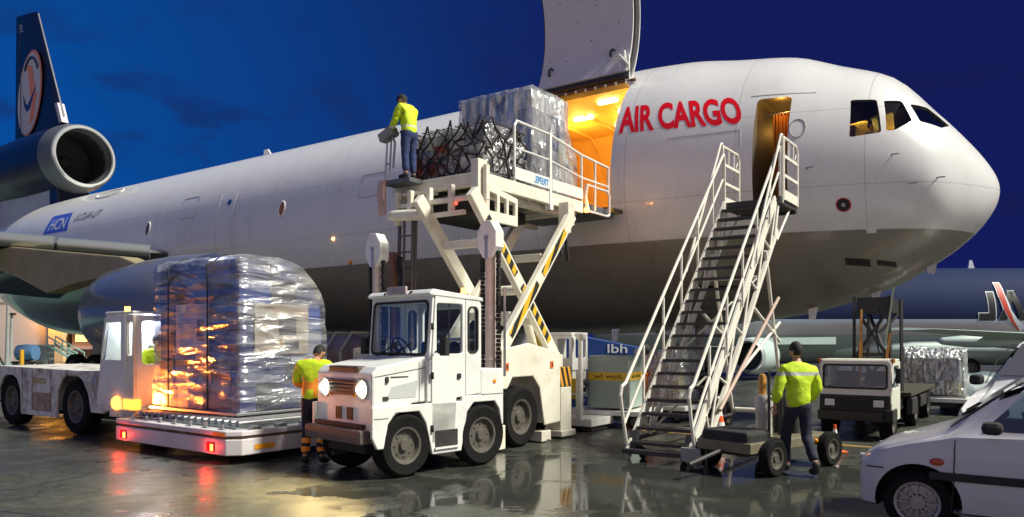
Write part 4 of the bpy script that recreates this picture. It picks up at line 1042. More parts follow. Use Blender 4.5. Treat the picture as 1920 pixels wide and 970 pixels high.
    mb.plate([(10.3, 3.82), (11.25, 3.82), (11.25, 4.32), (10.3, 4.46)], [[(10.40, 4.0), (10.62, 4.0), (10.62, 4.30), (10.40, 4.33)], [(10.70, 4.0), (10.90, 4.0), (10.90, 4.26), (10.70, 4.29)], [(10.97, 4.0), (11.17, 4.0), (11.17, 4.23), (10.97, 4.25)]], lambda p, q, c: P(c, p, q), 7.80, 7.86)
    mb.build('side_bracket', CREAM, t, .008)
    mb = MB(); bx(mb, 8.4, 9.7, 10.6, 12.4, 4.05, 4.28); mb.build('hose_tray', BLACK, t, .03)
    # toe board with maker's plate, rails
    mb = MB(); bx(mb, 7.86, 7.879, 11.25, 12.42, 4.70, 4.92); bx(mb, 7.86, 7.879, 12.52, 13.72, 4.70, 4.92); mb.build('toe_board', WHITE, t, .004)
    text_obj('TREPEL', 1, mat('letter_blue', (.02, .25, .60), .5), t, lambda a, b: P(7.855, 11.88+.5*a, 4.745+.13*b), .02, mirror=True)
    mb = MB(); r = .026
    zt, zm = 5.78, 5.28; u = 7.9
    mb.pipe([P(u, 11.28, 4.45), P(u, 11.28, zt-.1), P(u, 11.36, zt), P(u, 12.46, zt), P(u, 13.7, zt-.15), P(u, 14.9, zt-.2), P(u, 14.9, 5.0)], r)
    mb.pipe([P(u, 11.28, zm), P(u, 12.46, zm), P(u, 13.7, zm-.12), P(u, 14.9, zm-.12)], r*.8)
    for v in (13.72, 14.3): mb.tube(P(u, v, 4.55), P(u, v, zt-.17), r*.9)
    mb.pipe([P(u, 13.95, 5.05), P(u, 14.85, 5.05), P(u, 14.95, 4.95), P(u, 14.95, 4.55), P(u, 14.85, 4.5), P(u, 14.0, 4.5)], r)
    mb.pipe([P(u, 13.95, 5.06), P(u+.04, 13.95, 4.8), P(u, 14.0, 4.5)], .04)
    mb.build('guard_rail', WHITE, t)
    mb = MB(); bx(mb, 7.86, 7.95, 12.43, 12.51, 4.30, 5.82); bx(mb, 7.84, 7.97, 12.41, 12.53, 4.30, 4.42); mb.build('rail_post', WHITE, t, .008)
    mb = MB(); mb.pipe([P(10.02, 11.0, 4.66), P(10.02, 11.0, 5.7), P(10.02, 14.8, 5.7), P(10.02, 14.8, 4.66)], r); mb.tube(P(10.02, 11, 5.2), P(10.02, 14.8, 5.2), r*.8); mb.build('guard_rail', WHITE, t)
    mb = MB(); bx(mb, 7.9, 9.9, 15.2, 15.6, 4.66, 4.74); mb.build('bridge_lip', stripes('sill_stripes', (.75, .48, .02), (.02, .02, .02), .24, (1, 0, .3)), t)
    mb = MB(); mb.ball(P(7.86, 13.86, 4.50), .055, 0, 8); mb.build('marker_lamp', G_BEACON, t); light('marker_light', 'POINT', P(7.74, 13.86, 4.5), (1, .3, .04), 8, t, .05)
    mb = MB(); mb.ball(P(8.2, 9.98, 4.1), .03, 0, 8); mb.ball(P(7.8, 10.28, 4.02), .028, 0, 8); mb.build('marker_lamp', G_RED, t)
    # operator's step and control stand
    mb = MB(); bx(mb, 9.25, 9.92, 9.95, 10.299, 4.60, 4.68); mb.build('operator_step', DECKS, t, .008)
    mb = MB(); bx(mb, 9.82, 9.98, 9.9, 9.949, 4.05, 4.68); bx(mb, 9.80, 9.94, 9.86, 9.9, 4.28, 4.60); bx(mb, 9.98, 10.01, 9.905, 9.945, 4.3, 4.56); mb.build('step_bracket', mat('pink_primer', (.55, .36, .30), .6, dirt=.3), t, .01)
    mb = MB(); mb.pipe([P(9.90, 10.0, 4.68), P(9.89, 10.05, 5.45)], .018); mb.pipe([P(9.80, 10.0, 4.68), P(9.79, 10.05, 5.45)], .018); mb.tube(P(9.90, 10.02, 5.0), P(9.79, 10.02, 5.0), .015)
    mb.pipe([P(9.70, 10.0, 4.9), P(9.65, 10.0, 5.35), P(9.70, 10.0, 5.45), P(9.83, 10.05, 5.45)], .022); mb.build('console_stand', STEEL, t)
    mb = MB(); mb.box(-.17, .17, -.10, .10, -.06, .10, 0, Matrix.Translation(P(9.86, 10.05, 5.52)) @ Matrix.Rotation(-.35, 4, 'Y')); mb.build('control_console', GREYP, t, .015)
    mb = MB()
    for i in range(3): mb.tube(P(9.80+.06*i, 10.03, 5.61), P(9.80+.06*i, 10.03, 5.69), .012, 0, 6)
    mb.build('lever', BLACK, t)
    # ladder
    mb = MB()
    for u in (9.45, 9.85): mb.bar(P(u, 10.25, 1.3), P(u, 10.35, 4.4), .05, .05)
    for i in range(10): mb.tube(P(9.45, 10.26+.01*i, 1.6+.3*i), P(9.85, 10.26+.01*i, 1.6+.3*i), .016)
    for u in (9.4, 9.6): mb.tube(P(u, 10.15, 1.3), P(u, 10.2, 4.3), .025)
    mb.build('ladder', mat('ladder_grey', (.12, .10, .10), .5), t)
    mb = MB(); bx(mb, 9.85, 9.95, 10.15, 10.3, 1.3, 3.4); mb.build('ladder_guard', mat('brown_primer', (.22, .10, .07), .6), t); mb = MB(); mb.pipe([P(9.7+.05*math.sin(i), 10.2, 3.3-.09*i) for i in range(7)], .05); mb.build('cable_loop', BLACK, t)
    # guide masts
    for u in (7.20, 9.72):
        mb = MB(); k = 8; v = 9.62
        mb.prism([(u+.20*math.cos(R(22.5+45*i)), 3.36+.32*math.sin(R(22.5+45*i))) for i in range(8)], lambda p, q, c: P(p, c, q), v-.11, v+.11)
        ms = mb.build('guide_mast', WHITE, t, .012)
        mb = MB(); bx(mb, u-.025, u+.025, v-.125, v-.111, 3.05, 3.40); mb.tube(P(u, v-.13, 3.38), P(u, v-.1, 3.38), .04, 0, 10); mb.build('pulley_bracket', STEEL, ms)
        mb = MB(); mb.tube(P(u, v, 1.2), P(u, v, 3.1), .085, 0, 18); mb.tube(P(u, v, 2.1), P(u, v, 2.14), .10, 0, 18); mb.tube(P(u, v, 1.45), P(u, v, 1.49), .10, 0, 18); mb.build('mast_cylinder', mat('pale_rose', (.62, .52, .47), .4, dirt=.2), ms)
        mb = MB()
        for s in (-1, 1):
            for i in range(30): mb.box(8.8-u+s*.155-.03, 8.8-u+s*.155+.03, v-11.5-.02-.012*(i % 2), v-11.5+.02+.012*(i % 2), 1.2+i*.066, 1.2+i*.066+.060)
        mb.build('lift_chain', BLACK, ms)
        mb = MB(); mb.tube(P(u-.24, v+.05, 1.2), P(u-.24, v+.05, 2.6), .02); mb.tube(P(u-.27, v+.02, 1.2), P(u-.27, v+.02, 2.4), .014); mb.build('hydraulic_line', STEEL, ms)
loader()
op = thing('person', 'loader operator in yellow jacket and dark cap at the control console on the raised deck', 'person', W(9.43, 10.14, 4.68), AR+R(90))
# local y forward = aft (towards the console)
person(op, stand(1.60, .05, chest=(0, .06, 1.33), neck=(0, .12, 1.48), head=(0, .19, 1.60), shl=(-.19, .07, 1.40), shr=(.19, .07, 1.40), ell=(-.24, .16, 1.14), elr=(.24, .16, 1.14), wrl=(-.14, .36, 1.02), wrr=(.12, .38, 1.02)), banded('hi_vis_operator', (.55, .74, .015), ((.93, .965),), (.6, .62, .5)), DENIM, head_pitch=R(-25))

# ================================================================== WHITE TOW TRACTOR (centre)
def tow_tractor():
    ang = math.atan2(-.714, -.70)      # local +x = forwards
    t = thing('tow_tractor', 'boxy white baggage tow tractor with glazed cab and lit headlights in the centre', 'tow tractor', Vector((-1.725-.51+.7*1.15, 9.3+.49+.714*1.15, 0)), ang)
    # local: x forward (front bumper at +1.15), +y to the tractor's left; camera sees the y<0... compute side
    L, Wd = 1.15, .70
    side = 1                            # +y is the side turned to the right of the picture
    P = lambda x, y, z: Vector((x, y, z))
    xf = lambda t_: L-t_                # t_ metres back from the bumper
    # lower body side panels with wheel arches
    def arch(cx, r, zt, n=8): return [(cx+r*1.0*math.cos(R(180-180*i/n)), .40+zt*math.sin(R(180-180*i/n))) for i in range(n+1)]
    def side_panel(y0, y1, mb):
        pts = [(0.0, .58), (0.0, .92), (.72, .93), (.80, .93), (.88, .28)]
        o = [(0.02, .50), (0.02, .90), (.80, .93), (.92, .70), (.92, .93), (1.88, 1.0), (1.88, 1.34), (2.30, 1.34), (2.30, .62), (2.27, .42)]
        # outline front to back over the top, then along the bottom with arches
        top = [(0.02, .55), (0.02, .93), (.93, .93), (1.50, .93), (1.50, 1.0), (1.86, 1.0), (1.86, 1.36), (2.30, 1.36), (2.30, .55)]
        bot = [(2.27, .55), (2.22, .78), (2.13, .90), (1.72, .90), (1.60, .78), (1.49, .25), (.98, .25), (.87, .68), (.76, .84), (.38, .84), (.26, .70), (.20, .40), (.10, .40)]
        mb.prism(top+bot, lambda p, q, c: P(xf(p), c, q), y0, y1)
    mb = MB(); side_panel(Wd-.05, Wd, mb); side_panel(-Wd, -Wd+.05, mb)
    mb.box(xf(2.30), xf(1.87), -Wd+.05, Wd-.05, .95, 1.36); mb.box(xf(2.30), xf(2.26), -Wd+.05, Wd-.05, .5, .95)
    mb.box(xf(.98), xf(.90), -Wd+.05, Wd-.05, .3, .95); mb.box(xf(1.52), xf(1.46), -Wd+.05, Wd-.05, .3, .95)
    mb.build('body', WHITE, t, .012)
    mb = MB(); mb.box(xf(2.2), xf(.1), -.42, .42, .32, .60); mb.box(xf(2.2), xf(.12), -.66, .66, .86, .925); mb.build('frame', BLACK, t)
    mb = MB(); ys = Wd-.06+.002
    mb.pipe([P(xf(.10), ys, 1.30), P(xf(.9), ys, 1.40)], .005, 0, 4); mb.pipe([P(xf(.80), ys, .95), P(xf(.80), ys, 1.48)], .005, 0, 4); mb.pipe([P(xf(.04), Wd+.001, .78), P(xf(.26), Wd+.001, .78)], .005, 0, 4); mb.pipe([P(xf(1.86), Wd+.001, 1.0), P(xf(2.28), Wd+.001, 1.0)], .005, 0, 4); mb.build('panel_seam', SEAL, t)
    mb = MB(); mb.box(xf(.30), xf(.22), ys-.003, ys+.012, 1.0, 1.05); mb.build('latch', DARK, t); mb = MB(); mb.ball((xf(2.12), Wd, 1.18), .035, 0, 8, (1, .4, 1)); mb.build('marker_lamp', AMBERL, t)
    mb = MB(); mb.pipe([(xf(1.95), .45, 1.36), (xf(1.95), .42, 1.5), (xf(2.1), .3, 1.55), (xf(2.2), .1, 1.4)], .018, 0, 8); mb.pipe([(xf(2.0), -.3, 1.36), (xf(2.0), -.3, 1.62)], .03, 0, 10); mb.build('exhaust_pipe', DARK, t)
    # step well
    mb = MB(); mb.box(xf(1.42), xf(1.02), Wd-.03, Wd+.004, .34, .56); mb.build('step_well', DARK, t); mb = MB(); mb.box(xf(1.43), xf(1.01), Wd-.02, Wd+.03, .315, .335); mb.build('step', WHITE, t)
    # hood
    mb = MB(); y = Wd-.06
    mb.prism([(.06, .60), (.06, 1.34), (.14, 1.42), (.92, 1.55), (.92, .95), (.70, .94)], lambda p, q, c: P(xf(p), c, q), -y, y)
    hood = mb.build('hood', WHITE, t, .025)
    mb = MB(); mb.box(xf(.985), xf(.905), -Wd+.02, Wd-.02, .95, 1.50); mb.build('cowl', WHITE, t, .012)
    mb = MB(); mb.prism([(.28, 1.02), (.74, 1.02), (.78, 1.24), (.36, 1.17)], lambda p, q, c: P(xf(p), c, q), y+.001, y+.005); mb.build('side_grille', mat('pale_grille', (.48, .50, .48), .6), hood)
    mb = MB(); mb.box(xf(.62), xf(.34), y, y+.006, 1.285, 1.30); mb.box(xf(.30), xf(.26), y, y+.02, 1.22, 1.30); mb.build('hood_vent', DARK, hood)
    mb = MB(); mb.box(xf(.3), xf(.05), -.34, .34, 1.345, 1.43); mb.build('hood_handle', mat('brown_trim', (.10, .07, .05), .6, dirt=.4), hood, .02)
    mb = MB(); mb.box(xf(.06), xf(.035), -.30, .30, 1.06, 1.26)
    for i in range(4): mb.box(xf(.035), xf(.02), -.29, .29, 1.08+i*.045, 1.10+i*.045)
    mb.build('radiator_grille', mat('grille_brown', (.06, .04, .035), .5), hood, .006)
    mb = MB()
    for y0 in (-.16, .10):
        for i in range(5): mb.box(xf(.06), xf(.045), y0+i*.028, y0+i*.028+.015, .74, .90)
    mb.build('front_vent', DARK, hood)
    for s in (-1, 1):
        mb = MB(); M = Matrix.Translation((xf(.06), s*.43, 1.14)) @ Matrix.Rotation(R(90), 4, 'Y')
        mb.lathe([(.0, .035), (.085, .025), (.105, .0)], M, 0, 24); h = mb.build('headlight', glow_mat('headlight_lens', (1, .80, .50), 2.6), t); mb = MB(); mb.ball(M @ Vector((0, 0, .03)), .058, 0, 8); mb.build('bulb', G_HEAD, h); mb = MB(); mb.lathe([(.106, .0), (.125, .02), (.13, -.02)], M, 0, 24); mb.build('rim', STEEL, h)
        light('headlight_beam', 'SPOT', (xf(-.06), s*.43, 1.14), (1, .72, .30), 330, t, .08)
        o = C.objects[-1]; o.rotation_euler = Vector((1, .1, -.72)).to_track_quat('-Z', 'Y').to_euler(); o.data.spot_size = R(105); o.data.spot_blend = 1.0
        mb = MB(); mb.box(xf(.06), xf(.04), s*.27-.03, s*.27+.03, 1.04, 1.22); mb.build('turn_signal', AMBERL, h)
    mb = MB(); mb.box(xf(.16), xf(-.08), -Wd-.03, Wd-.12, .46, .64); mb.build('bumper', mat('rubber_bumper', (.10, .08, .075), .7, dirt=.6, dscale=5, dcol=(.2, .16, .12)), t, .025)
    mb = MB(); mb.box(xf(.1), xf(.0), -Wd+.1, Wd-.2, .65, .70); mb.tube((xf(-.04), -.1, .3), (xf(.2), -.1, .3), .03); mb.build('tow_hook', BLACK, t)
    # cab
    c0, c1, zb, zr = .93, 1.86, .93, 2.36
    lean = .07
    mb = MB()                                            # front wall with windshield opening
    yw = Wd-.02
    mb.plate([(-yw, 1.50), (yw, 1.50), (yw, 2.38), (-yw, 2.38)], [rr(-yw+.07, 1.57, yw-.07, 2.29, .07)], lambda p, q, c: P(xf(c0+lean*(q-1.5)/.9)-c, p, q), 0, .04)
    mb.build('cab_front', WHITE, t, .006)
    mb = MB(); ring = rr(-yw+.055, 1.555, yw-.055, 2.305, .08); inr = rr(-yw+.09, 1.59, yw-.09, 2.27, .06)
    f = lambda p, q, d: P(xf(c0+lean*(q-1.5)/.9)+d, p, q); n = len(ring)
    mb.grid([[f(*q, .004) for q in ring+ring[:1]], [f(*q, .016) for q in ring+ring[:1]], [f(*q, .016) for q in inr+inr[:1]], [f(*q, .002) for q in inr+inr[:1]]], 0, False); mb.build('windshield_seal', BLACK, t)
    mb = MB(); mb.bm.faces.new([mb.bm.verts.new(f(p, q, -.012)) for p, q in rr(-yw+.06, 1.56, yw-.06, 2.30, .07)]); mb.build('windshield', GLASS, t)
    for s in (1, -1):
        g = lambda p, q, c, s=s: P(xf(p), s*(Wd-.03)-s*c*1.0, q)
        mb = MB()                                        # door and rear quarter, one plate each
        mb.plate([(.97, .40), (1.37, .40), (1.40, .98), (1.56, 1.0), (1.56, 2.34), (1.03, 2.36), (.97, 1.5)], [rr(1.05, 1.58, 1.51, 2.26, .04)], g, -.03, .02); d = mb.build('cab_door', WHITE, t, .006)
        mb = MB(); mb.bm.faces.new([mb.bm.verts.new(g(p, q, .0)) for p, q in rr(1.04, 1.57, 1.52, 2.27, .04)]); mb.build('door_window', GLASS, d)
        mb = MB(); mb.tube(g(1.3, 1.57, .012), g(1.3, 2.27, .012), .008, 0, 6); mb.build('window_bar', BLACK, d)
        mb = MB(); mb.box(xf(1.47), xf(1.41), s*Wd-.012, s*Wd+.022, 1.24, 1.31); mb.build('handle', BLACK, d, .006)
        mb = MB()
        for z in (.55, 1.25, 1.9): mb.tube(g(.965, z, -.045), g(.965, z+.09, -.045), .02, 0, 8)
        mb.build('hinge', BLACK, d)
        mb = MB(); mb.plate([(1.572, 1.0), (1.86, 1.02), (1.84, 2.31), (1.572, 2.335)], [rr(1.62, 1.60, 1.79, 2.22, .07)], g, -.028, .02); q = mb.build('cab_quarter', WHITE, t, .006)
        mb = MB(); mb.bm.faces.new([mb.bm.verts.new(g(p, w, .0)) for p, w in rr(1.61, 1.59, 1.80, 2.23, .07)]); mb.build('quarter_window', GLASS, q)
        o = rr(1.605, 1.585, 1.805, 2.235, .075); i_ = rr(1.63, 1.61, 1.78, 2.21, .06); mb = MB(); mb.grid([[g(*w, -.029) for w in o+o[:1]], [g(*w, -.04) for w in o+o[:1]], [g(*w, -.04) for w in i_+i_[:1]], [g(*w, -.0) for w in i_+i_[:1]]], 0, False); mb.build('window_seal', BLACK, q)
        # mirror
        mb = MB(); mb.pipe([g(1.0, 1.6, -.05), g(.98, 1.66, -.20)], .012); mb.box(xf(1.05), xf(.98), s*(Wd+.20)-.06, s*(Wd+.20)+.06, 1.56, 1.80); mb.build('mirror', BLACK, t, .02)
    mb = MB(); mb.plate([(-yw, 1.0), (yw, 1.0), (yw, 2.31), (-yw, 2.31)], [rr(-yw+.1, 1.5, yw-.1, 2.22, .06)], lambda p, q, c: P(xf(c1)-c, p, q), -.02, .02); mb.build('cab_rear', WHITE, t, .006)
    mb = MB(); mb.prism([(.92, 2.385), (.97, 2.43), (1.0, 2.445), (1.88, 2.36), (1.90, 2.31), (.95, 2.36)], lambda p, q, c: P(xf(p), c, q), -Wd-.01, Wd+.01); mb.build('roof', WHITE, t, .012)
    mb = MB(); mb.box(xf(.95), xf(.915), -.22, .20, 2.39, 2.50); mb.build('number_board', mat('faded_plate', (.42, .36, .36), .5, dirt=.5, dscale=14), t, .006)
    text_obj('0012', 1, mat('plate_ink', (.2, .16, .16), .6), t, lambda a, b: P(xf(.912), -.10+.2*a, 2.42+.05*b), 0)
    mb = MB()
    for y in (-.3, .28): mb.ball((xf(.96), y, 2.40), .035, 0, 8)
    mb.build('roof_lamp', BLACK, t)
    mb = MB(); mb.tube((xf(1.66), Wd-.14, 2.37), (xf(1.66), Wd-.14, 2.41), .05, 0, 14); b = mb.build('beacon_base', DARK, t); mb = MB(); mb.tube((xf(1.66), Wd-.14, 2.41), (xf(1.66), Wd-.14, 2.49), .042, 0, 14, .036); mb.build('beacon', G_BEACON, t)
    light('beacon_light', 'POINT', (xf(1.66), Wd-.14, 2.58), (1, .3, .04), 6, t, .04)
    # interior
    mb = MB(); mb.box(xf(1.82), xf(1.72), -.5, -.02, 1.0, 1.75); mb.box(xf(1.74), xf(1.40), -.5, -.02, .98, 1.12); mb.box(xf(1.82), xf(1.72), .08, .5, 1.0, 1.8); mb.box(xf(1.74), xf(1.4), .08, .5, .98, 1.12); mb.build('seat', SEATB, t, .05)
    mb = MB(); mb.box(xf(1.12), xf(.98), -.62, .62, 1.35, 1.56); mb.build('dashboard', BLACK, t, .03)
    mb = MB(); M = Matrix.Translation((xf(1.22), -.28, 1.66)) @ Matrix.Rotation(R(-55), 4, 'Y'); mb.pipe([M @ Vector((.17*math.cos(R(20*i)), .17*math.sin(R(20*i)), 0)) for i in range(19)], .014, 0, 6); mb.tube(M @ Vector((-.16, 0, 0)), M @ Vector((.16, 0, 0)), .012); mb.tube(M @ Vector((0, 0, 0)), (xf(1.08), -.28, 1.5), .02); mb.build('steering_wheel', BLACK, t)
    for y0, y1 in ((-.45, -.05), (-.15, .3)):
        mb = MB(); mb.bar((xf(.90), y0, 1.53), (xf(.945), y1, 1.72), .014, .014); mb.bar((xf(.87), y0-.03, 1.52), (xf(.93), y0+.03, 1.56), .04, .03); mb.build('wiper', BLACK, t)
    for s in (1, -1):
        wheel('wheel', t, (xf(.56), s*(Wd-.13), .41), (0, s, 0), .41, .26); wheel('wheel', t, (xf(1.90), s*(Wd-.12), .43), (0, s, 0), .43, .25)
tow_tractor()

# ================================================================== DOLLY under the big pallet
def dolly():
    t = thing('cargo_dolly', 'low white pallet dolly with glowing red tail lamps and roller deck', 'cargo dolly', W(10.9, 7.85), AR+R(-1))
    x0, x1, y0, y1 = -1.62, 1.66, -1.45, 1.35
    PK = mat('lilac_white', (.62, .58, .60), .45, dirt=.35, dscale=1.6, dcol=(.34, .29, .28), coat=.1)
    c = .16
    out = [(x0+.02, y0), (x1-c, y0), (x1, y0+c), (x1, y1), (x0, y1), (x0, y0+.02)]
    mb = MB(); mb.prism(out, lambda p, q, k: (p, q, k), .13, .36); ins = [(p*.985, q*.98) for p, q in out]; mb.build('skirt', PK, t, .02)
    mb = MB(); mb.prism(ins, lambda p, q, k: (p, q, k), .355, .40); mb.build('recess', mat('rusty_recess', (.08, .05, .03), .8, dirt=.9, dscale=6, dcol=(.3, .2, .1)), t)
    mb = MB(); mb.prism(out, lambda p, q, k: (p, q, k), .402, .475); mb.build('deck', PK, t, .012)
    mb = MB(); mb.box(x0+.18, x1-.25, y0+.22, y1-.15, .470, .505); mb.build('deck_plate', mat('dull_zinc', (.20, .24, .25), .4, metal=.5, dirt=.4, dscale=5), t)
    mb = MB()
    for i in range(16): mb.tube((x0+.25+i*.18, y0+.3, .545), (x0+.25+i*.18, y1-.25, .545), .05, 0, 10)
    mb.build('roller_bed', STEEL, t)
    for i in range(7):
        mb = MB(); mb.tube((x0+.35+i*.42, y0+.12, .489), (x0+.35+i*.42, y0+.12, .55), .03, 0, 8); mb.box(x0+.28+i*.42, x0+.42+i*.42, y0+.08, y0+.16, .476, .49); mb.build('pallet_stop', STEEL, t, .005)
    for i in range(5):
        mb = MB(); mb.box(x1-.16, x1-.04, y0+.35+i*.45, y0+.5+i*.45, .476, .53); mb.build('pallet_stop', STEEL, t, .005)
    for x in (x0+.28, x1-.52):
        mb = MB(); mb.box(x-.09, x+.09, y0-.018, y0+.01, .17, .30); b = mb.build('tail_lamp', REDL, t, .006); mb = MB(); mb.box(x+.02, x+.075, y0-.026, y0-.019, .185, .275); mb.build('bulb', glow_mat('tail_bulb', (1, .16, .02), 14), b)
        light('tail_light', 'POINT', (x, y0-.10, .22), (1, .04, .02), 3, t, .04)
    mb = MB(); mb.box(x1-c-.30, x1-c-.02, y0-.008, y0+.01, .41, .455); mb.build('reflector', mat('amber_reflector', (.85, .34, .02), .35), t); mb = MB(); mb.box(x1-.004, x1+.010, y0+.36, y0+.70, .20, .27); mb.build('reflector', MATS['amber_reflector'], t)
    for x in (x0+.6, x1-.6):
        for s in (-1, 1): wheel('wheel', t, (x, s*1.05, .16), (0, s, 0), .16, .14)
    mb = MB(); mb.bar((x0, 0, .28), (x0-.42, 0, .30), .10, .06); mb.build('tow_bar', DARK, t)
dolly()

# ================================================================== RUSTY TOW TRACTOR (left)
def left_tractor():
    t = thing('tow_tractor', 'rust-streaked white tow tractor with amber lamps behind the low dolly at left', 'tow tractor', W(15.2, 7.75), AR)
    X = lambda u: 15.2-u
    y0, y1 = -.92, .85
    # long hood with wheel arches, outline in (u,z)
    o = [(13.35, .60), (13.35, .95), (14.0, 1.20), (18.3, 1.24), (18.45, 1.18), (18.75, .88), (18.75, .50), (18.3, .46)]
    arch2 = [(18.1, .5), (18.12, .75), (17.95, .98), (17.75, 1.05), (17.45, 1.05), (17.25, .98), (17.1, .75), (17.08, .32)]
    arch1 = [(15.52, .32), (15.5, .78), (15.32, 1.02), (15.1, 1.12), (14.72, 1.12), (14.5, 1.02), (14.3, .78), (14.2, .45), (13.75, .45)]
    mb = MB(); 
    for a, b in ((y0, y0+.05), (y1-.05, y1)): mb.prism(o+arch2+arch1, lambda p, q, c: (X(p), c, q), a, b)
    mb.prism([(14.0, 1.19), (18.3, 1.23), (18.3, 1.10), (14.0, 1.08)], lambda p, q, c: (X(p), c, q), y0+.05, y1-.05)
    mb.box(X(17.0), X(15.6), y0+.05, y1-.05, .4, 1.08); mb.box(X(18.7), X(18.2), y0+.05, y1-.05, .5, 1.08); mb.box(X(14.1), X(13.4), y0+.05, y1-.05, .5, .93)
    mb.build('body', RUST, t, .015)
    mb = MB(); mb.box(X(18.5), X(13.6), -.6, .6, .3, .62); mb.build('frame', BLACK, t)
    mb = MB()
    for u in (15.75, 16.55, 17.0): mb.box(X(u)-.012, X(u)+.012, y0-.004, y0+.01, .36, 1.18)
    mb.build('panel_seam', RUSTB, t)
    mb = MB(); mb.box(X(16.53), X(15.77), y0-.003, y0+.01, .36, .74); mb.build('worn_panel', mat('worn_panel_mat', (.36, .28, .22), .7, dirt=1, dscale=4, dcol=(.12, .07, .04)), t)
    mb = MB(); mb.box(X(17.0), X(15.5), y0-.03, y0+.05, .28, .38); mb.build('step', RUST, t, .01)
    text_obj('poco', 1, mat('letter_rust', (.42, .23, .06), .6), t, lambda a, b: Vector((X(16.5)+.55*a, y0-.006, .86+.17*b)), .01)
    # cab at the front end
    c0, c1 = 12.72, 13.95
    cab = [(13.98, .62), (13.72, 2.12), (13.62, 2.22), (12.72, 2.22), (12.72, .62)]
    def cp(hole):
        pass
    win = [(13.82, 1.42), (13.64, 2.08), (13.14, 2.08), (13.14, 1.42)]
    for (a, b) in ((y0-.004, y0+.05), (y1-.05, y1)):
        mb = MB(); mb.plate([(13.98, .62), (13.70, 2.14), (13.60, 2.22), (13.0, 2.22), (13.0, .62)], [win] if a < 0 else [], lambda p, q, c: (X(p), c, q), a, b); w_ = mb.build('cab_side', WHITE, t, .008)
        if a > 0: continue
        mb = MB(); m_ = (a+b)/2; mb.bm.faces.new([mb.bm.verts.new((X(p), m_, q)) for p, q in win]); mb.build('side_window', glass_mat('cab_glass_pale', (.85, .9, .95), .9), w_)
    mb = MB(); mb.plate([(12.98, .62), (12.72, .62), (12.72, 2.2), (12.98, 2.22)], [rr(12.76, 1.5, 12.94, 2.08, .05)], lambda p, q, c: (X(p), c, q), y0-.004, y0+.05); mb.build('cab_door', CREAM, t, .008)
    mb = MB(); mb.box(X(13.65), X(12.70), y0-.02, y1+.02, 2.222, 2.27); mb.build('cab_roof', WHITE, t, .02)
    mb = MB(); mb.plate([(y0+.05, .62), (y1-.05, .62), (y1-.05, 2.2), (y0+.05, 2.2)], [rr(y0+.15, 1.35, y1-.15, 2.1, .06)], lambda p, q, c: (X(12.72)-c, p, q), 0, .04); mb.build('cab_front', WHITE, t, .008)
    mb = MB(); mb.prism([(13.96, .62), (13.66, 2.2), (13.62, 2.2), (13.92, .62)], lambda p, q, c: (X(p), c, q), y0+.05, y1-.05); mb.build('cab_rear', WHITE, t)
    mb = MB(); mb.box(X(13.4), X(13.3), -.3, .3, 1.0, 1.7); mb.box(X(13.4), X(13.0), -.3, .3, .9, 1.05); mb.build('seat', GREYP, t, .04)
    light('cab_lamp', 'POINT', (X(13.35), -.3, 2.05), (.85, .93, 1), 26, t, .05)
    mb = MB(); mb.tube((X(13.3), y0+.2, 2.27), (X(13.3), y0+.2, 2.36), .045, 0, 12); mb.build('beacon', G_BEACON, t)
    mb = MB(); mb.box(X(13.02), X(12.66), y0-.03, y0+.10, .58, .75); mb.build('turn_signal', glow_mat('amber_soft', (1, .36, .04), 2.2), t, .01)
    mb = MB(); mb.lathe([(0, .05), (.09, .04), (.115, 0), (.12, -.05)], Matrix.Translation((X(13.25), y0-.03, .67)) @ Matrix.Rotation(R(90), 4, 'X'), 0, 20); mb.build('headlight', G_AMB, t)
    for y, z, pw in ((y0+.10, .66, 560), (y0+.40, .8, 200)):
        o_ = light('signal_beam', 'SPOT', (X(12.60), y, z), (1, .24, .025), pw, t, .05); o_.data.spot_size = R(96); o_.data.spot_blend = .5
        o_.rotation_euler = Vector((1, .10, .62)).to_track_quat('-Z', 'Y').to_euler()
    mb = MB(); mb.box(X(13.5), X(12.66), y0-.02, y1, .42, .57); mb.build('bumper', RUST, t, .015)
    mb = MB(); mb.box(X(14.15), X(13.98), y0-.01, y0+.05, .98, 1.1); mb.build('placard', mat('placard_grey', (.3, .33, .4), .5), t)
    mb = MB(); mb.pipe([(X(18.1), y0+.1, 1.2), (X(18.1), y0-.05, 1.55)], .02); mb.box(X(18.16), X(18.0), y0-.1, y0-.02, 1.42, 1.66); mb.build('mirror', BLACK, t, .02)
    for u in (14.86, 17.6):
        for s, y in ((-1, y0+.17), (1, y1-.17)): wheel('wheel', t, (X(u), y, .52), (0, s, 0), .52, .3)
    mb = MB(); mb.tube((X(18.2), y0+.3, .5), (X(18.9), y0+.3, .5), .05); mb.box(X(19.2), X(18.75), y0+.1, y1-.1, .42, .62); mb.build('rear_bumper', RUSTB, t, .02)
left_tractor()
dr = thing('person', 'driver in yellow hi-vis jacket seated in the cab of the rusty tractor', 'person', W(13.22, 7.5, .62), AR+R(-90))
person(dr, stand(1.7, .0, hip=(0, 0, .48), chest=(0, .03, .86), neck=(0, .05, 1.02), head=(0, .08, 1.17), shl=(-.2, .03, .94), shr=(.2, .03, .94), ell=(-.27, .12, .68), elr=(.27, .12, .68), wrl=(-.18, .35, .72), wrr=(.18, .35, .72), knl=(-.12, .38, .46), knr=(.12, .38, .46), anl=(-.12, .36, .09), anr=(.12, .36, .09), tol=(-.12, .5, .045), tor=(.12, .5, .045)), HIVIS, TROU)
pl = thing('person', 'pilot in a pale shirt seated behind the cockpit side windows', 'person', W(3.15, 17.95, 5.30), AR)
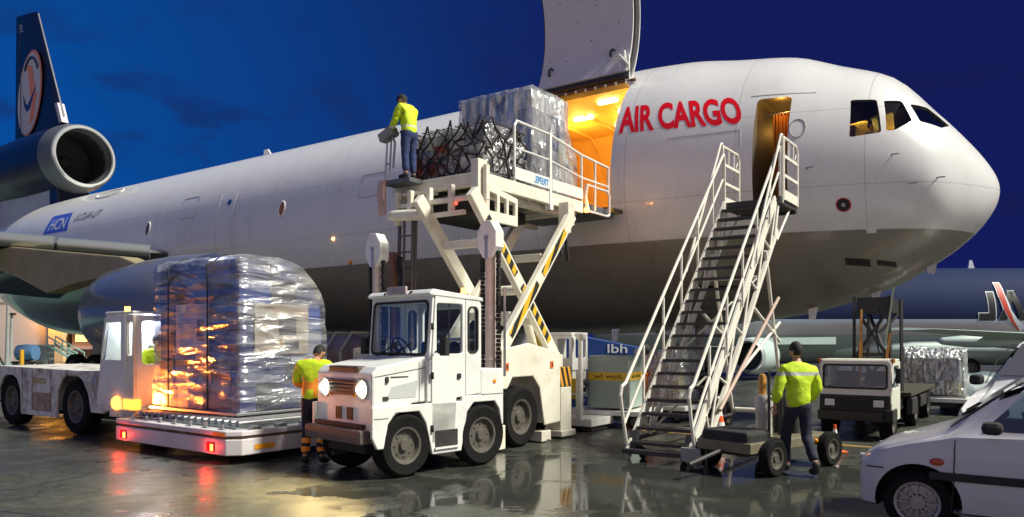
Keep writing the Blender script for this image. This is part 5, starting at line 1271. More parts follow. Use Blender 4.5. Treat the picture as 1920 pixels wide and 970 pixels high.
person(pl, stand(1.7, .0, hip=(0, 0, .48), chest=(0, .03, .86), neck=(0, .05, 1.02), head=(0, .08, 1.17), shl=(-.2, .03, .94), shr=(.2, .03, .94), ell=(-.27, .12, .68), elr=(.27, .12, .68), wrl=(-.18, .3, .72), wrr=(.18, .3, .72), knl=(-.12, .38, .46), knr=(.12, .38, .46), anl=(-.12, .36, .09), anr=(.12, .36, .09), tol=(-.12, .5, .045), tor=(.12, .5, .045)), mat('pale_shirt', (.7, .6, .4), .8), TROU)
pl.rotation_euler.z = AR+R(-90)

# person by the dolly, back to the camera
p1 = thing('person', 'worker with bowed head in yellow jacket with orange vest straps between pallet and white tractor', 'person', Vector((-2.83, 10.75, 0)), R(-12))
person(p1, stand(1.76, .06, head=(0, .20, 1.57), neck=(0, .10, 1.47), shl=(-.21, .05, 1.40), shr=(.21, .05, 1.40), wrl=(-.10, .28, 1.08), wrr=(.12, .28, 1.06), ell=(-.31, .06, 1.14), elr=(.31, .06, 1.14), anl=(-.10, -.05, .09), anr=(.12, .03, .09), tol=(-.12, .10, .045), tor=(.15, .17, .045)), HIVIS, TROU, vest=True, tb=HIORA, head_pitch=R(-35))
# walking person at right
p2 = thing('person', 'man in yellow jacket and dark trousers walking past the trailer and small truck', 'person', Vector((3.78, 9.98, 0)), R(8))
person(p2, stand(1.74, .02, shl=(-.20, .02, 1.37), shr=(.20, .02, 1.37), ell=(-.31, -.03, 1.12), elr=(.31, .05, 1.12), wrl=(-.30, .05, .92), wrr=(.27, .20, .95), knl=(-.10, .16, .51), knr=(.09, -.04, .50), anl=(-.10, .12, .09), anr=(.08, -.30, .16), tol=(-.11, .28, .05), tor=(.09, -.18, .06)), banded('hi_vis_banded', (.50, .68, .015), ((.83, .875), (1.30, 1.345)), (.42, .44, .40)), TROU)

# ================================================================== BOARDING STAIRS
def stairs():
    t = thing('boarding_stairs', 'steep white metal steps with open black treads leading up to the crew door', 'boarding stairs', W(4.65, 10.2), AR)
    P = lambda u, v, z: Vector((4.65-u, v-10.2, z))
    SW = mat('stair_white', (.72, .70, .62), .45, dirt=.35, dscale=4, dcol=(.45, .36, .25))
    TR = mat('tread_black', (.028, .028, .030), .6, dirt=.5, dscale=10, dcol=(.10, .07, .04))
    N = 21; v0, z0, dv, dz = 10.28, .27, .192, .1985
    uL, uR = 5.02, 4.14
    for i in range(N):
        v, z = v0+dv*i, z0+dz*i; mb = MB(); mb.box(4.65-uL, 4.65-uR, v-10.2-.10, v-10.2+.11, z-.03, z)
        mb.box(4.65-uL, 4.65-uR, v-10.2-.115, v-10.2-.10, z-.045, z+.004); mb.build('tread', TR, t)
    for i in range(0, N, 2):
        pass
    vt, zt = v0+dv*N, z0+dz*N
    s = lambda v: z0+(v-v0)*dz/dv
    for u, sg in ((uL+.035, 1), (uR-.035, -1)):
        mb = MB(); mb.bar(P(u, 10.12, s(10.12)-.05), P(u, vt, s(vt)-.05), .05, .17); mb.build('stringer', SW, t, .008)
    # second stringer and lacing on the open side
    for u in (uL+.05, uR-.05):
        mb = MB(); off = .62
        mb.bar(P(u, 10.9, s(10.9)-off), P(u, vt+.05, s(vt)-off), .06, .09)
        vs = [10.9+(vt-10.9)*i/9 for i in range(10)]
        for i in range(9):
            if i % 2: mb.tube(P(u, vs[i], s(vs[i])-.1), P(u, vs[i+1], s(vs[i+1])-off), .022)
            else: mb.tube(P(u, vs[i], s(vs[i])-off), P(u, vs[i+1], s(vs[i+1])-.1), .022)
        mb.tube(P(u, 10.9, s(10.9)-off), P(u, 10.75, s(10.75)-.1), .03)
        mb.build('truss', SW, t)
    mb = MB()
    for v in (11.0, 12.2, 13.4): mb.tube(P(uL, v, s(v)-.62), P(uR, v, s(v)-.62), .03); 
    for a, b in ((11.0, 12.2), (12.2, 13.4)): mb.tube(P(uL, a, s(a)-.62), P(uR, b, s(b)-.62), .02)
    mb.build('cross_brace', SW, t)
    # handrails
    for u, nm in ((uL+.09, 0), (uR-.09, 1)):
        mb = MB(); h = .88; e = vt+.02
        mb.pipe([P(u, 10.22, .22), P(u, 10.12, .55), P(u, 10.02, .95), P(u, 10.06, 1.08), P(u, 10.18, s(10.18)+h+.08), P(u, e, s(e)+h)], .026)
        mb.pipe([P(u, 10.12, .50), P(u, 10.5, s(10.5)+.42), P(u, e, s(e)+.42)], .022)
        mb.pipe([P(u, e, s(e)+h), P(u, e+.06, s(e)+h+.03), P(u, e+.1, s(e)+h-.1), P(u, e+.1, s(e)+.0)], .026)
        for k in (.6, 1.35, 2.1, 2.85, 3.6): v = 10.2+k; mb.tube(P(u, v, s(v)-.05), P(u, v, s(v)+h), .022)
        mb.build('handrail', SW, t)
    mb = MB()                                       # secondary rail of the sliding upper flight
    for u in (uL+.13, uR-.13):
        mb.pipe([P(u, 12.6, s(12.6)+.30), P(u, vt-.1, s(vt)+.95), P(u, vt+.02, s(vt)+1.14), P(u, vt+.10, s(vt)+1.16), P(u, vt+.14, s(vt)+1.0), P(u, vt+.14, s(vt)-.1)], .024)
    mb.build('upper_rail', SW, t)
    # platform
    mb = MB(); mb.box(4.65-uL-.12, 4.65-uR+.12, vt-10.2, vt-10.2+1.15, zt-.12, zt-.02); mb.build('platform', DARK, t)
    for u, l in ((uL+.14, 1), (uR-.14, 0)):
        a, b, z1 = vt+.16, vt+1.12, zt+1.12
        mb = MB(); mb.pipe([P(u, a, zt-.05), P(u, a, z1), P(u, b-.1, z1), P(u, b, z1-.1), P(u, b, zt-.05)], .03)
        for z in (zt+.42, zt+.78): mb.bar(P(u, a, z), P(u, b, z), .035, .055)
        for k in (.35, .68): mb.tube(P(u, a+(b-a)*k, zt+.78), P(u, a+(b-a)*k, z1), .018)
        mb.bar(P(u, a, zt+.06), P(u, b, zt+.06), .03, .18)
        mb.pipe([P(u-.01, b-.12, zt+.95), P(u-.01, b-.2, zt+.85), P(u-.01, b-.05, zt+.8)], .012)
        mb.build('platform_gate', SW, t)
    mb = MB(); mb.box(4.65-uL-.1, 4.65-uR+.1, vt-10.2+1.151, vt-10.2+1.28, zt-.16, zt+.02); mb.build('bumper', BLACK, t, .02)
    # bracing and legs
    mb = MB()
    for u in (uL+.05, uR-.05):
        mb.tube(P(u, 13.66, s(13.66)-.4), P(u, 14.8, .35), .032); mb.tube(P(u, 12.9, s(12.9)-.62), P(u, 14.55, 1.75), .03); mb.tube(P(u, vt+.1, zt-.15), P(u, vt-.15, zt-.9), .035)
        mb.tube(P(u, vt+.9, zt-.12), P(u, vt+.05, zt-.8), .026)
    mb.tube(P(uL, 14.8, .4), P(uR, 14.8, .4), .05); mb.tube(P(uR, 11.4, .85), P(uR-.05, 14.55, 2.1), .028, 0)
    mb.build('support_leg', SW, t)
    for u in (uL+.05, uR-.05): mb = MB(); mb.tube(P(u, 10.5, .28), P(u, 14.85, .30), .035); mb.build('base_beam', DARK, t)
    mb = MB(); mb.tube(P(uR-.1, 11.2, .7), P(uR-.1, 14.3, 2.55), .032); mb.build('tow_rod', mat('rosy_rod', (.42, .30, .25), .5), t)
    mb = MB(); mb.box(4.65-uL-.08, 4.65-uR+.1, -.16, .02, .10, .17); mb.box(4.65-uR+.04, 4.65-uR+.30, -.12, .25, .08, .24)
    for u in (uL, uR): mb.prism([(10.15, .1), (10.5, .1), (10.3, .42)], lambda p, q, c: P(c, p, q), u-.07, u+.07)
    mb.build('base_frame', DARK, t, .01)
    mb = MB(); mb.box(4.65-uR-.02, 4.65-uR+.28, -.22, -.165, .07, .27); mb.build('counterweight', GREYP, t, .01)
    for u in (uL-.12, uR+.12): wheel('caster', t, P(u, 10.34, .085), (1, 0, 0), .085, .06)
    for u in (uL+.2, uR-.2): wheel('wheel', t, P(u, 14.8, .28), (1 if u < 4.65 else -1, 0, 0), .28, .16)
    mb = MB(); mb.ball(P(uL+.16, 11.0, 1.62), .09, 0, 8); mb.build('plug', BLACK, t)
stairs()

# ================================================================== EQUIPMENT TRAILER beside the stairs
def trailer():
    d = Vector((.78, .62, 0)).normalized(); ang = math.atan2(d.y, d.x)
    t = thing('equipment_trailer', 'small dark service trailer with upright frame and pale drum beside the stairs', 'service trailer', Vector((3.55, 10.55, 0)), ang)
    mb = MB(); mb.box(-1.0, 1.0, -.42, .42, .30, .44); mb.build('bed', mat('worn_olive', (.16, .14, .09), .6, dirt=.6, dscale=5), t, .015)
    mb = MB(); mb.box(-.98, -.42, -.36, .36, .26, .58); mb.build('engine_box', BLACK, t, .05)
    mb = MB(); mb.tube((-1.05, 0, .32), (-1.7, 0, .2), .03); mb.tube((-.95, .3, .30), (-.95, .3, 0), .02); mb.tube((-.95, .3, .02), (-.95, .3, .0), .05); mb.build('tow_bar', DARK, t)
    for x in (-.62, .78):
        for s in (-1, 1): wheel('wheel', t, (x, s*.50, .24), (0, s, 0), .24, .14)
    mb = MB(); mb.pipe([(-.25, -.2, .44), (-.25, -.2, 1.28), (-.22, -.2, 1.34), (.03, -.2, 1.34), (.06, -.2, 1.28), (.06, -.2, .44)], .02); mb.tube((-.25, -.2, 1.05), (.06, -.2, 1.05), .016); mb.build('upright_frame', DARK, t)
    mb = MB(); mb.lathe([(0, 0), (.11, 0), (.11, .28), (.12, .30), (.12, .52), (.10, .56), (0, .56)], Matrix.Translation((-.09, -.02, .44)), 0, 20); mb.build('drum', mat('pale_drum', (.45, .43, .38), .5, dirt=.4, dscale=6), t)
    mb = MB(); mb.lathe([(0, 0), (.05, 0), (.055, .22), (.04, .28), (0, .29)], Matrix.Translation((-.10, .0, 1.01)), 0, 14); mb.build('orange_hose_reel', mat('orange_worn', (.55, .26, .04), .5, dirt=.5), t)
    for x, y in ((.25, -.12), (.40, .05), (.52, -.1)):
        mb = MB(); mb.lathe([(0, 0), (.085, 0), (.085, .46), (.05, .56), (.025, .60), (.03, .66), (0, .67)], Matrix.Translation((x, y, .44)), 0, 16); mb.pipe([(x, y, 1.08), (x+.05, y, 1.12), (x+.1, y, .9)], .012); mb.build('gas_bottle', BLACK, t)
    mb = MB(); mb.ball((.55, -.425, .36), .03, 0, 8); mb.build('marker_lamp', AMBERL, t)
trailer()

# ================================================================== TRAFFIC CONES
def cone(label, loc, h):
    t = thing('traffic_cone', label, 'traffic cone', loc, 0, 'traffic cones on the apron')
    mb = MB(); k = h; s = .24*h/.5
    mb.box(-s*.7, s*.7, -s*.7, s*.7, 0, .035); mb.build('base', ORANGE, t, .01)
    prof = [(.10, .03), (.078, .15), (.0625, .26), (.044, .34), (.030, .42), (.022, .5), (.0, .502)]
    mb = MB(); mb.lathe([(r*1.0*k/.5, z*k/.5) for r, z in prof], Matrix.Identity(4), 0, 20, [0, 1, 0, 1, 0, 0]); mb.build('cone_body', [mat('cone_orange', (.80, .10, .02), .5), mat('cone_white', (.72, .72, .70), .4)], t)
cone('small orange and white cone on the ground before the low truck bumper', (5.08, 11.9, 0), .44)
cone('orange and white cone half hidden behind the foot of the stairs', (3.62, 13.2, 0), .66)

# ================================================================== LOW TRUCK with scissor lift under the nose
def low_truck():
    t = thing('lift_truck', 'low cab service truck with black grille and dark scissor lift parked under the nose', 'service truck', W(2.76, 15.5), AR)
    P = lambda u, v, z: Vector((2.76-u, v-15.5, z))
    TW = mat('truck_white', (.70, .69, .60), .4, dirt=.3, dscale=4, dcol=(.4, .33, .2), coat=.2)
    h = .60; F = 14.40
    mb = MB(); mb.plate([(-h, .66), (h, .66), (h-.015, 1.36), (h-.06, 1.41), (-h+.06, 1.41), (-h+.015, 1.36)], [rr(-h+.08, .92, h-.08, 1.33, .05)], lambda p, q, c: Vector((p, F-15.5+.10*(q-.66)+c, q)), 0, .04); mb.build('cab_front', TW, t, .01)
    for s in (-1, 1):
        mb = MB(); mb.plate([(F+.02, .34), (F+.95, .34), (F+.95, 1.38), (F+.12, 1.38), (F+.05, .9)], [[(F+.2, .92), (F+.78, .92), (F+.78, 1.31), (F+.24, 1.31)]], lambda p, q, c: Vector((s*(h-c), p-15.5, q)), 0, .04); d = mb.build('cab_door', TW, t, .008)
        mb = MB(); mb.bm.faces.new([mb.bm.verts.new((s*(h-.02), p-15.5, q)) for p, q in ((F+.2, .92), (F+.78, .92), (F+.78, 1.31), (F+.24, 1.31))]); mb.build('door_window', GLASS, d)
        mb = MB(); mb.tube((s*.60, F-15.5+.14, 1.37), (s*.60, F-15.5+.14, 1.44), .035, 0, 10); mb.build('corner_lamp', mat('lens_rust', (.45, .12, .03), .35), t)
        mb = MB(); mb.pipe([(s*.6, F-15.5+.1, .95), (s*.68, F-15.5+.08, 1.2)], .012); mb.box(s*.69-.04, s*.69+.04, F-15.5+.07, F-15.5+.10, 1.02, 1.28); mb.build('mirror', BLACK, t, .01)
        mb = MB(); mb.box(s*.40-.085, s*.40+.085, F-15.5-.03, F-15.5, .60, .72); hl = mb.build('headlight', LAMPGLASS, t, .01); mb = MB(); mb.box(s*.40-.10, s*.40+.10, F-15.5-.022, F-15.5-.004, .585, .735); mb.build('rim', BLACK, hl)
    mb = MB(); mb.box(-h+.01, h-.01, F-15.5+.1, F-15.5+.95, 1.38, 1.43); mb.build('roof', TW, t, .03)
    mb = MB(); mb.plate([(-h+.04, .4), (h-.04, .4), (h-.04, 1.38), (-h+.04, 1.38)], [rr(-h+.15, .95, h-.15, 1.28, .04)], lambda p, q, c: Vector((p, F-15.5+.93+c, q)), 0, .03); mb.build('cab_rear', TW, t)
    mb = MB(); mb.bm.faces.new([mb.bm.verts.new((p, F-15.5+.02+.10*(q-.66), q)) for p, q in rr(-h+.07, .91, h-.07, 1.34, .05)]); mb.build('windshield', GLASS, t)
    mb = MB(); o, i_ = rr(-h+.065, .905, h-.065, 1.345, .06), rr(-h+.095, .935, h-.095, 1.315, .04); f = lambda w, d: Vector((w[0], F-15.5+.10*(w[1]-.66)-d, w[1])); mb.grid([[f(w, .003) for w in o+o[:1]], [f(w, .012) for w in o+o[:1]], [f(w, .012) for w in i_+i_[:1]], [f(w, .002) for w in i_+i_[:1]]], 0, False); mb.build('windshield_seal', BLACK, t)
    mb = MB(); mb.box(-h+.02, h-.02, F-15.5-.001, F-15.5+.06, .52, .80); mb.build('grille_panel', mat('grille_black', (.015, .015, .016), .5), t, .01)
    mb = MB()
    for i in range(6): mb.box(-.28, .28, F-15.5-.014, F-15.5-.002, .56+i*.035, .575+i*.035)
    mb.build('grille', BLACK, t)
    mb = MB(); mb.box(-h-.01, h-.12, F-15.5-.05, F-15.5+.15, .34, .52); mb.build('bumper', mat('truck_bumper', (.03, .026, .022), .6, dirt=.5), t, .03)
    mb = MB(); mb.box(h-.12, h+.03, F-15.5-.03, F-15.5+.45, .34, .56); mb.build('fender', BLACK, t, .02)
    mb = MB(); mb.box(-.45, .45, F-15.5+.1, 5.6, .42, .62); mb.build('chassis', DARK, t)
    mb = MB(); mb.box(-.5, .5, F-15.5+.15, F-15.5+.3, .7, .95); mb.box(-.45, -.05, F-15.5+.7, F-15.5+.85, .6, 1.2); mb.box(.05, .45, F-15.5+.7, F-15.5+.85, .6, 1.2); mb.build('seat', BLACK, t, .04)
    mb = MB(); mb.pipe([(-.25+.14*math.cos(R(20*i)), F-15.5+.36+.05*math.sin(R(20*i)), .98+.12*math.sin(R(20*i))) for i in range(19)], .012, 0, 6); mb.build('steering_wheel', BLACK, t)
    for v in (F+.42, 17.6, 19.6):
        for s in (-1, 1): wheel('wheel', t, (s*.48, v-15.5, .31), (s, 0, 0), .31, .22)
    mb = MB(); mb.box(-.62, .62, 1.1, 5.4, .66, .74); mb.build('flatbed', mat('bed_dark', (.05, .042, .03), .7, dirt=.5), t, .01)
    mb = MB(); mb.box(.50, .62, 1.3, 2.0, .3, .62); mb.build('tool_box', DARK, t, .02); mb = MB(); mb.box(.5, .6, 2.7, 3.6, .35, .6); mb.build('tool_box', DARK, t, .02)
    # lift tower
    DK = mat('lift_dark', (.02, .019, .02), .5); CU = mat('lift_copper', (.42, .20, .05), .4, metal=.3)
    mb = MB(); z0, z1 = .74, 2.60
    for s in (-1, 1):
        for y0, y1 in ((.15, .05), (1.5, 1.55)): mb.bar((s*.50, y0, z0), (s*.46, y1, z1), .08, .08)
    mb.box(-.40, .42, .10, 1.5, 2.30, 2.58)
    mb.build('lift_frame', DK, t)
    for k, (a, b) in enumerate((((-.42, .1, 1.45), (.42, 1.4, 2.3)), ((.42, .1, 1.45), (-.42, 1.4, 2.3)), ((-.42, .1, .8), (.42, .15, 1.5)), ((.42, .1, .8), (-.42, .15, 1.5)), ((-.46, .08, 1.5), (.46, .08, 1.5)), ((-.4, .12, 2.3), (.40, .12, 1.5)), ((.4, .12, 2.3), (-.40, .12, 1.5)))):
        mb = MB(); mb.bar(a, b, .06, .07); mb.build('scissor_bar', DK, t)
    mb = MB(); mb.tube((-.28, -.05, .9), (-.26, -.03, 1.75), .055, 0, 14); mb.tube((-.26, -.03, 1.75), (-.25, -.02, 2.35), .035, 0, 12); mb.build('lift_cylinder', CU, t)
    mb = MB(); mb.bar((.30, -.03, .8), (.52, .02, 1.9), .05, .07); mb.build('scissor_bar', CU, t); mb = MB(); mb.bar((.62, -.02, .8), (.42, .02, 1.5), .04, .06); mb.build('scissor_bar', CU, t)
    mb = MB(); mb.bar((.40, 0, 1.7), (.60, .05, 2.75), .05, .05); mb.build('guide_post', mat('post_green', (.30, .38, .25), .5), t)
    mb = MB(); mb.pipe([(.2+.05*math.sin(i*.8), .0, 2.4-.1*i) for i in range(10)], .02, 0, 6); mb.build('hose', BLACK, t)
    for o in list(t.children):
        if o.name.split('.')[0] in ('lift_frame', 'scissor_bar', 'lift_cylinder', 'guide_post', 'hose'):
            for v in o.data.vertices: v.co.x = v.co.x*.64+.08
low_truck()

# ================================================================== PARKED CARS (right edge)
def car(name, label, loc, ang, k=1.0, kz=1.0, paint=CARW, group=None):
    t = thing(name, label, 'car', loc, ang, group)
    ST_ = [(.53, .50, .50, .53, .45), (.51, .60, .58, .61, .5), (.47, .70, .64, .675, .55), (.34, .775, .715, .755, .62), (.05, .805, .80, .85, .66), (-.22, .815, .86, .945, .66), (-.30, .817, .88, 1.00, .655), (-.80, .82, .90, 1.385, .575), (-1.0, .82, .905, 1.43, .57), (-1.6, .82, .91, 1.45, .58), (-2.3, .815, .92, 1.42, .57), (-2.75, .80, .92, 1.34, .55), (-3.05, .77, .90, .98, .58), (-3.2, .70, .75, .80, .5)]
    mb = MB(); rows = []
    dense = []
    for a, b in zip(ST_[:-1], ST_[1:]):
        m = 3
        for i in range(m): dense.append(tuple(a[j]+(b[j]-a[j])*i/m for j in range(5)))
    dense.append(ST_[-1])
    def section(x, w, zs, zt, yr):
        zb = .20 if x < .5 else .20+(x-.5)*.5
        half = [(w*.86, zb), (w*.96, zb+.03), (w*.985, zb+.12), (w, .42), (w*.998, (.42+zs)/2), (w*.985, zs-.05), (w*.965, zs), (w*.945, zs+.015)]
        a = half[-1]
        for q in (.25, .5, .75): half.append((a[0]+(yr-a[0])*q, a[1]+(zt-.05-a[1])*q))
        half += [(yr, zt-.05), (yr*.95, zt-.02), (yr*.75, zt-.004), (yr*.35, zt)]
        return [(x*k, y*k, z*kz) for y, z in half]+[(x*k, -y*k, z*kz) for y, z in half[::-1]]
    for d in dense: rows.append(section(*d))
    V = mb.grid(rows, 0, True, True); mb.bm.faces.new(V[0]); mb.bm.faces.new(V[-1][::-1])
    body = mb.build('body', [paint, BLACK, DARK], t, sharp=60)
    sub = []
    def cu(fn, mi):
        m = MB(); fn(m)
        for f in m.bm.faces: f.material_index = mi
        o = m.build('cutter', [paint, BLACK, DARK]); o.parent = t; sub.append(o)
    for x in (0, -2.3):
        for s in (-1, 1): cu(lambda m: m.tube((x*k, s*.48*k, .285*k), (x*k, s*1.0*k, .285*k), .355*k, 0, 40), 1)
    cu(lambda m: m.box(-2.7*k, -.62*k, -.60*k, .60*k, .5*kz, 1.33*kz), 2)
    SWIN = [(-.50, .945), (-.875, 1.33), (-1.52, 1.365), (-1.52, .945)]; RWIN = [(-1.62, .945), (-1.62, 1.365), (-2.25, 1.34), (-2.45, .96)]
    for wn_ in (SWIN, RWIN):
        for s in (-1, 1): cu(lambda m: m.prism(wn_, lambda p, q, c: Vector((p*k, c*k, q*kz)), s*.4, s*1.0), 1)
    cu(lambda m: m.prism([(-.56, .48), (-.56, -.48), (-.42, -.57), (-.42, .57)], lambda p, q, c: Vector((p*k+(-.34*k if c > .5 else .0), q*k*(.86 if c > .5 else 1), (1.03+.29*c)*kz+(.03 if c < .5 else .02))), 0, 1), 1)
    sub_ws = sub.pop(); bpy.data.objects.remove(sub_ws, do_unlink=True)
    cut(body, sub)
    for wn_ in (SWIN, RWIN):
        for s in (-1, 1):
            mb = MB(); mb.bm.faces.new([mb.bm.verts.new((p*k, s*k*(.76-(q-.93)*.42), q*kz)) for p, q in wn_]); mb.build('side_window', GLASSD, t)
    # windscreen laid on the slope
    f = lambda a, b: Vector(((-.335-.44*b)*k, a*(.60-.085*b)*k, (1.035+.33*b)*kz))+Vector((.012, 0, .010))
    mb = MB(); mb.bm.faces.new([mb.bm.verts.new(f(a, b)) for a, b in ((-1, .02), (1, .02), (.98, 1), (-.98, 1))]); mb.build('windscreen', mat('windscreen_glass', (.10, .10, .115), .08), t)
    for s in (1, -1):
        y = s*k
        mb = MB(); M = Matrix.Translation((.455*k, y*.615, .635*kz)) @ Matrix.Rotation(s*R(38), 4, 'Z'); mb.box(-.16*k, .012*k, -.12*k, .11*k, -.06*kz, .022*kz, 0, M); mb.build('headlight', mat('lens_clear', (.35, .37, .42), .12, coat=1), t, .02)
        mb = MB(); mb.ball((-.16*k, y*.815, .66*kz), .045*k, 0, 8, (1.3, .35, .75)); mb.build('side_repeater', mat('repeater_red', (.42, .06, .02), .3), t)
        mb = MB(); mb.box(-3.0*k, -.10*k, y*.82-.012 if s > 0 else y*.82-.012, y*.82+.014, .505*kz, .575*kz); mb.build('rubbing_strip', BLACK, t, .006)
        mb = MB(); mb.pipe([(-.27*k, y*.822, .24*kz), (-.29*k, y*.824, .5*kz), (-.30*k, y*.818, .86*kz)], .005, 0, 5); mb.build('door_seam', BLACK, t)
        mb = MB(); mb.box(-.66*k, -.50*k, y*.82, y*.82+s*.12*k, .93*kz, 1.04*kz); mb.build('door_mirror', BLACK, t, .045)
        mb = MB(); mb.pipe([(.51*k, y*.60, .56*kz), (.41*k, y*.75, .565*kz), (.28*k, y*.795, .57*kz)], .006, 0, 5); mb.build('bumper_seam', BLACK, t)
        mb = MB(); mb.pipe([(-.26*k, y*.70, .965*kz), (-.55*k, y*.675, 1.20*kz), (-.80*k, y*.60, 1.365*kz)], .007, 0, 5); mb.build('pillar_seam', BLACK, t)
        for x in (0, -2.3): wheel('wheel', t, (x*k, y*.715, .285*k), (0, s, 0), .285*k, .18*k, .66, mat('hubcap_silver', (.32, .29, .31), .4, metal=.6, dirt=.3, dscale=10), 12, cap=.42)
    mb = MB(); mb.box(-1.35*k, -1.1*k, .1*k, .5*k, .5*kz, 1.1*kz); mb.box(-1.35*k, -1.1*k, -.5*k, -.1*k, .5*kz, 1.1*kz); mb.build('seat', GREYP, t, .05)
    mb = MB(); mb.pipe([((-.85+.06*math.sin(R(20*i)))*k, (.3+.17*math.cos(R(20*i)))*k, (.93+.15*math.sin(R(20*i)))*kz) for i in range(19)], .014, 0, 6); mb.build('steering_wheel', BLACK, t)
    for y in (-.3, .25):
        mb = MB(); mb.bar((-.32*k, y*k, 1.04*kz), (-.45*k, (y+.35)*k, 1.14*kz), .02, .02); mb.build('wiper', BLACK, t)
car('parked_car', 'pale grey small hatchback with black side strip cut off by the right edge', Vector((4.12, 7.50, 0)), math.atan2(.57, -.82), 1.0, 1.02)
car('parked_car', 'white car behind the small hatchback, showing just its bonnet and windscreen', Vector((6.49, 8.96, 0)), math.atan2(-.66, -.75), 1.25, 1.25, mat('car_white', (.66, .65, .66), .3, dirt=.15, coat=.5))

# ================================================================== FAR AIRCRAFT at right
def far_jet():
    t = thing('parked_airliner', 'dim navy and pale grey airliner standing behind the low truck at right', 'airliner', Vector((30, 39, 0)), 0)
    X0, Yc, zc, r = -24, 0, 3.05, 2.45
    m = mat('far_hull', (.5, .5, .5), .75, spec=.15); n = m.node_tree.nodes; l = m.node_tree.links; p = n['Principled BSDF']
    tc_ = n.new('ShaderNodeTexCoord'); sp = n.new('ShaderNodeSeparateXYZ'); l.new(tc_.outputs['Object'], sp.inputs[0])
    cr = n.new('ShaderNodeValToRGB'); l.new(sp.outputs[2], cr.inputs[0]); mr = cr.color_ramp; mr.interpolation = 'CONSTANT'
    mp = n.new('ShaderNodeMapRange'); mp.inputs['From Max'].default_value = 6; l.new(sp.outputs[2], mp.inputs[0]); l.new(mp.outputs[0], cr.inputs[0])
    mr.elements[0].color = (.30, .38, .36, 1); mr.elements[1].position = 2.05/6; mr.elements[1].color = (.50, .48, .48, 1)
    e = mr.elements.new(2.62/6); e.color = (.45, .52, .62, 1); e = mr.elements.new(2.80/6); e.color = (.008, .018, .068, 1)
    l.new(cr.outputs[0], p.inputs['Base Color'])
    mb = MB(); rows = []
    for x, k in ((-26, .05), (-25.6, .4), (-24.5, .68), (-23, .86), (-21, .97), (-19, 1), (0, 1), (20, 1), (34, 1)):
        rows.append([(x, r*k*math.cos(2*math.pi*i/64), zc-(1-k)*.6+r*k*math.sin(2*math.pi*i/64)) for i in range(64)])
    V = mb.grid(rows, 0, True, True); mb.bm.faces.new(V[0]); mb.bm.faces.new(V[-1][::-1]); mb.build('fuselage', m, t, sharp=70)
    PG = mat('far_grey', (.45, .56, .53), .4, dirt=.3, dscale=.6, dcol=(.2, .24, .23)); PGD = mat('far_dark', (.03, .045, .04), .6)
    # belly fairing
    mb = MB(); M = Matrix.Translation((-5.5, -.4, 1.35)) @ Matrix.Rotation(R(90), 4, 'Y'); mb.lathe([(0, -10), (.7, -8.5), (1.05, -5), (1.1, 0), (.9, 4), (.45, 7), (0, 8.5)], M @ Matrix.Diagonal((.75, 1.9, 1, 1)), 0, 32); mb.build('belly_fairing', PG, t)
    # near wing reaching towards the camera and left
    mb = MB(); rows = []
    for q in [i/6 for i in range(7)]:
        x, y, z, c, th = -3-13.5*q, -1.9-9.5*q, 1.75+.45*q, 6.5-4.6*q, .5-.38*q; rr_ = []
        for i in range(20):
            a = 2*math.pi*i/20; rr_.append((x+c*(.5-.5*math.cos(a)), y-.0, z+th*.5*math.sin(a)*(1-.5*(.5-.5*math.cos(a)))))
        rows.append(rr_)
    V = mb.grid(rows, 0, True, True); mb.bm.faces.new(V[-1]); mb.build('wing', PG, t, sharp=70)
    for (x, y, z, L) in ((-10.0, -6.5, 1.75, 3.6), (-6.3, -4.3, 1.62, 3.8)):
        mb = MB(); M = Matrix.Translation((x, y, z)) @ Matrix.Rotation(R(90), 4, 'Y'); mb.lathe([(0, -L/2), (.16, -L/2+.3), (.27, -.4), (.28, .6), (.2, L/2-.4), (.14, L/2), (0, L/2)], M, 0, 20); mb.build('flap_fairing', PG, t)
    for (x, y) in ((-19.6, -5.5),):
        M = Matrix.Translation((x, y, 1.08)) @ Matrix.Rotation(R(-105), 4, 'Z') @ Matrix.Rotation(R(90), 4, 'Y') @ Matrix.Rotation(R(0), 4, 'Z')
        M = Matrix.Translation((x, y, 1.08)) @ Vector((.55, .84, 0)).to_track_quat('Z', 'Y').to_matrix().to_4x4()
        mb = MB(); mb.lathe([(.62, .05), (.68, -.03), (.75, .03), (.82, .4), (.86, 1.3), (.80, 2.6), (.55, 3.6), (.0, 3.6)], M, 0, 36); nc = mb.build('engine', PG, t); mb = MB(); mb.lathe([(.78, .22), (.75, .02), (.68, -.05), (.62, .05), (.6, .3)], M @ Matrix.Scale(1.005, 4), 0, 36); mb.build('inlet_lip', mat('far_lip', (.6, .65, .65), .3, metal=.6), nc); mb = MB(); mb.lathe([(.62, .3), (.6, .8), (0, .7)], M, 0, 24); mb.build('fan', PGD, nc)
        mb = MB(); mb.prism([(x+.6, 1.9), (x+5, 1.95), (x+5, 1.6), (x+1, 1.6)], lambda p, q, c: Vector((p, y+1.2+(p-x)*.25+c, q)), 0, .25); mb.build('pylon', PG, t)
    # mirrored lettering and the red arc
    def sk(x, z, off=.0): return Vector((x, -math.sqrt(max(0, (r+off)**2-(z-zc)**2)), z))
    OUT = mat('letter_outline', (.72, .75, .80), .5); INK = mat('letter_black', (.004, .004, .006), .5); ARC = mat('arc_red', (.55, .05, .02), .5)
    def px(a, b): Y = 36.7; return ((a-960)/1418*Y-30, 1.75+(640-b)/1418*Y)
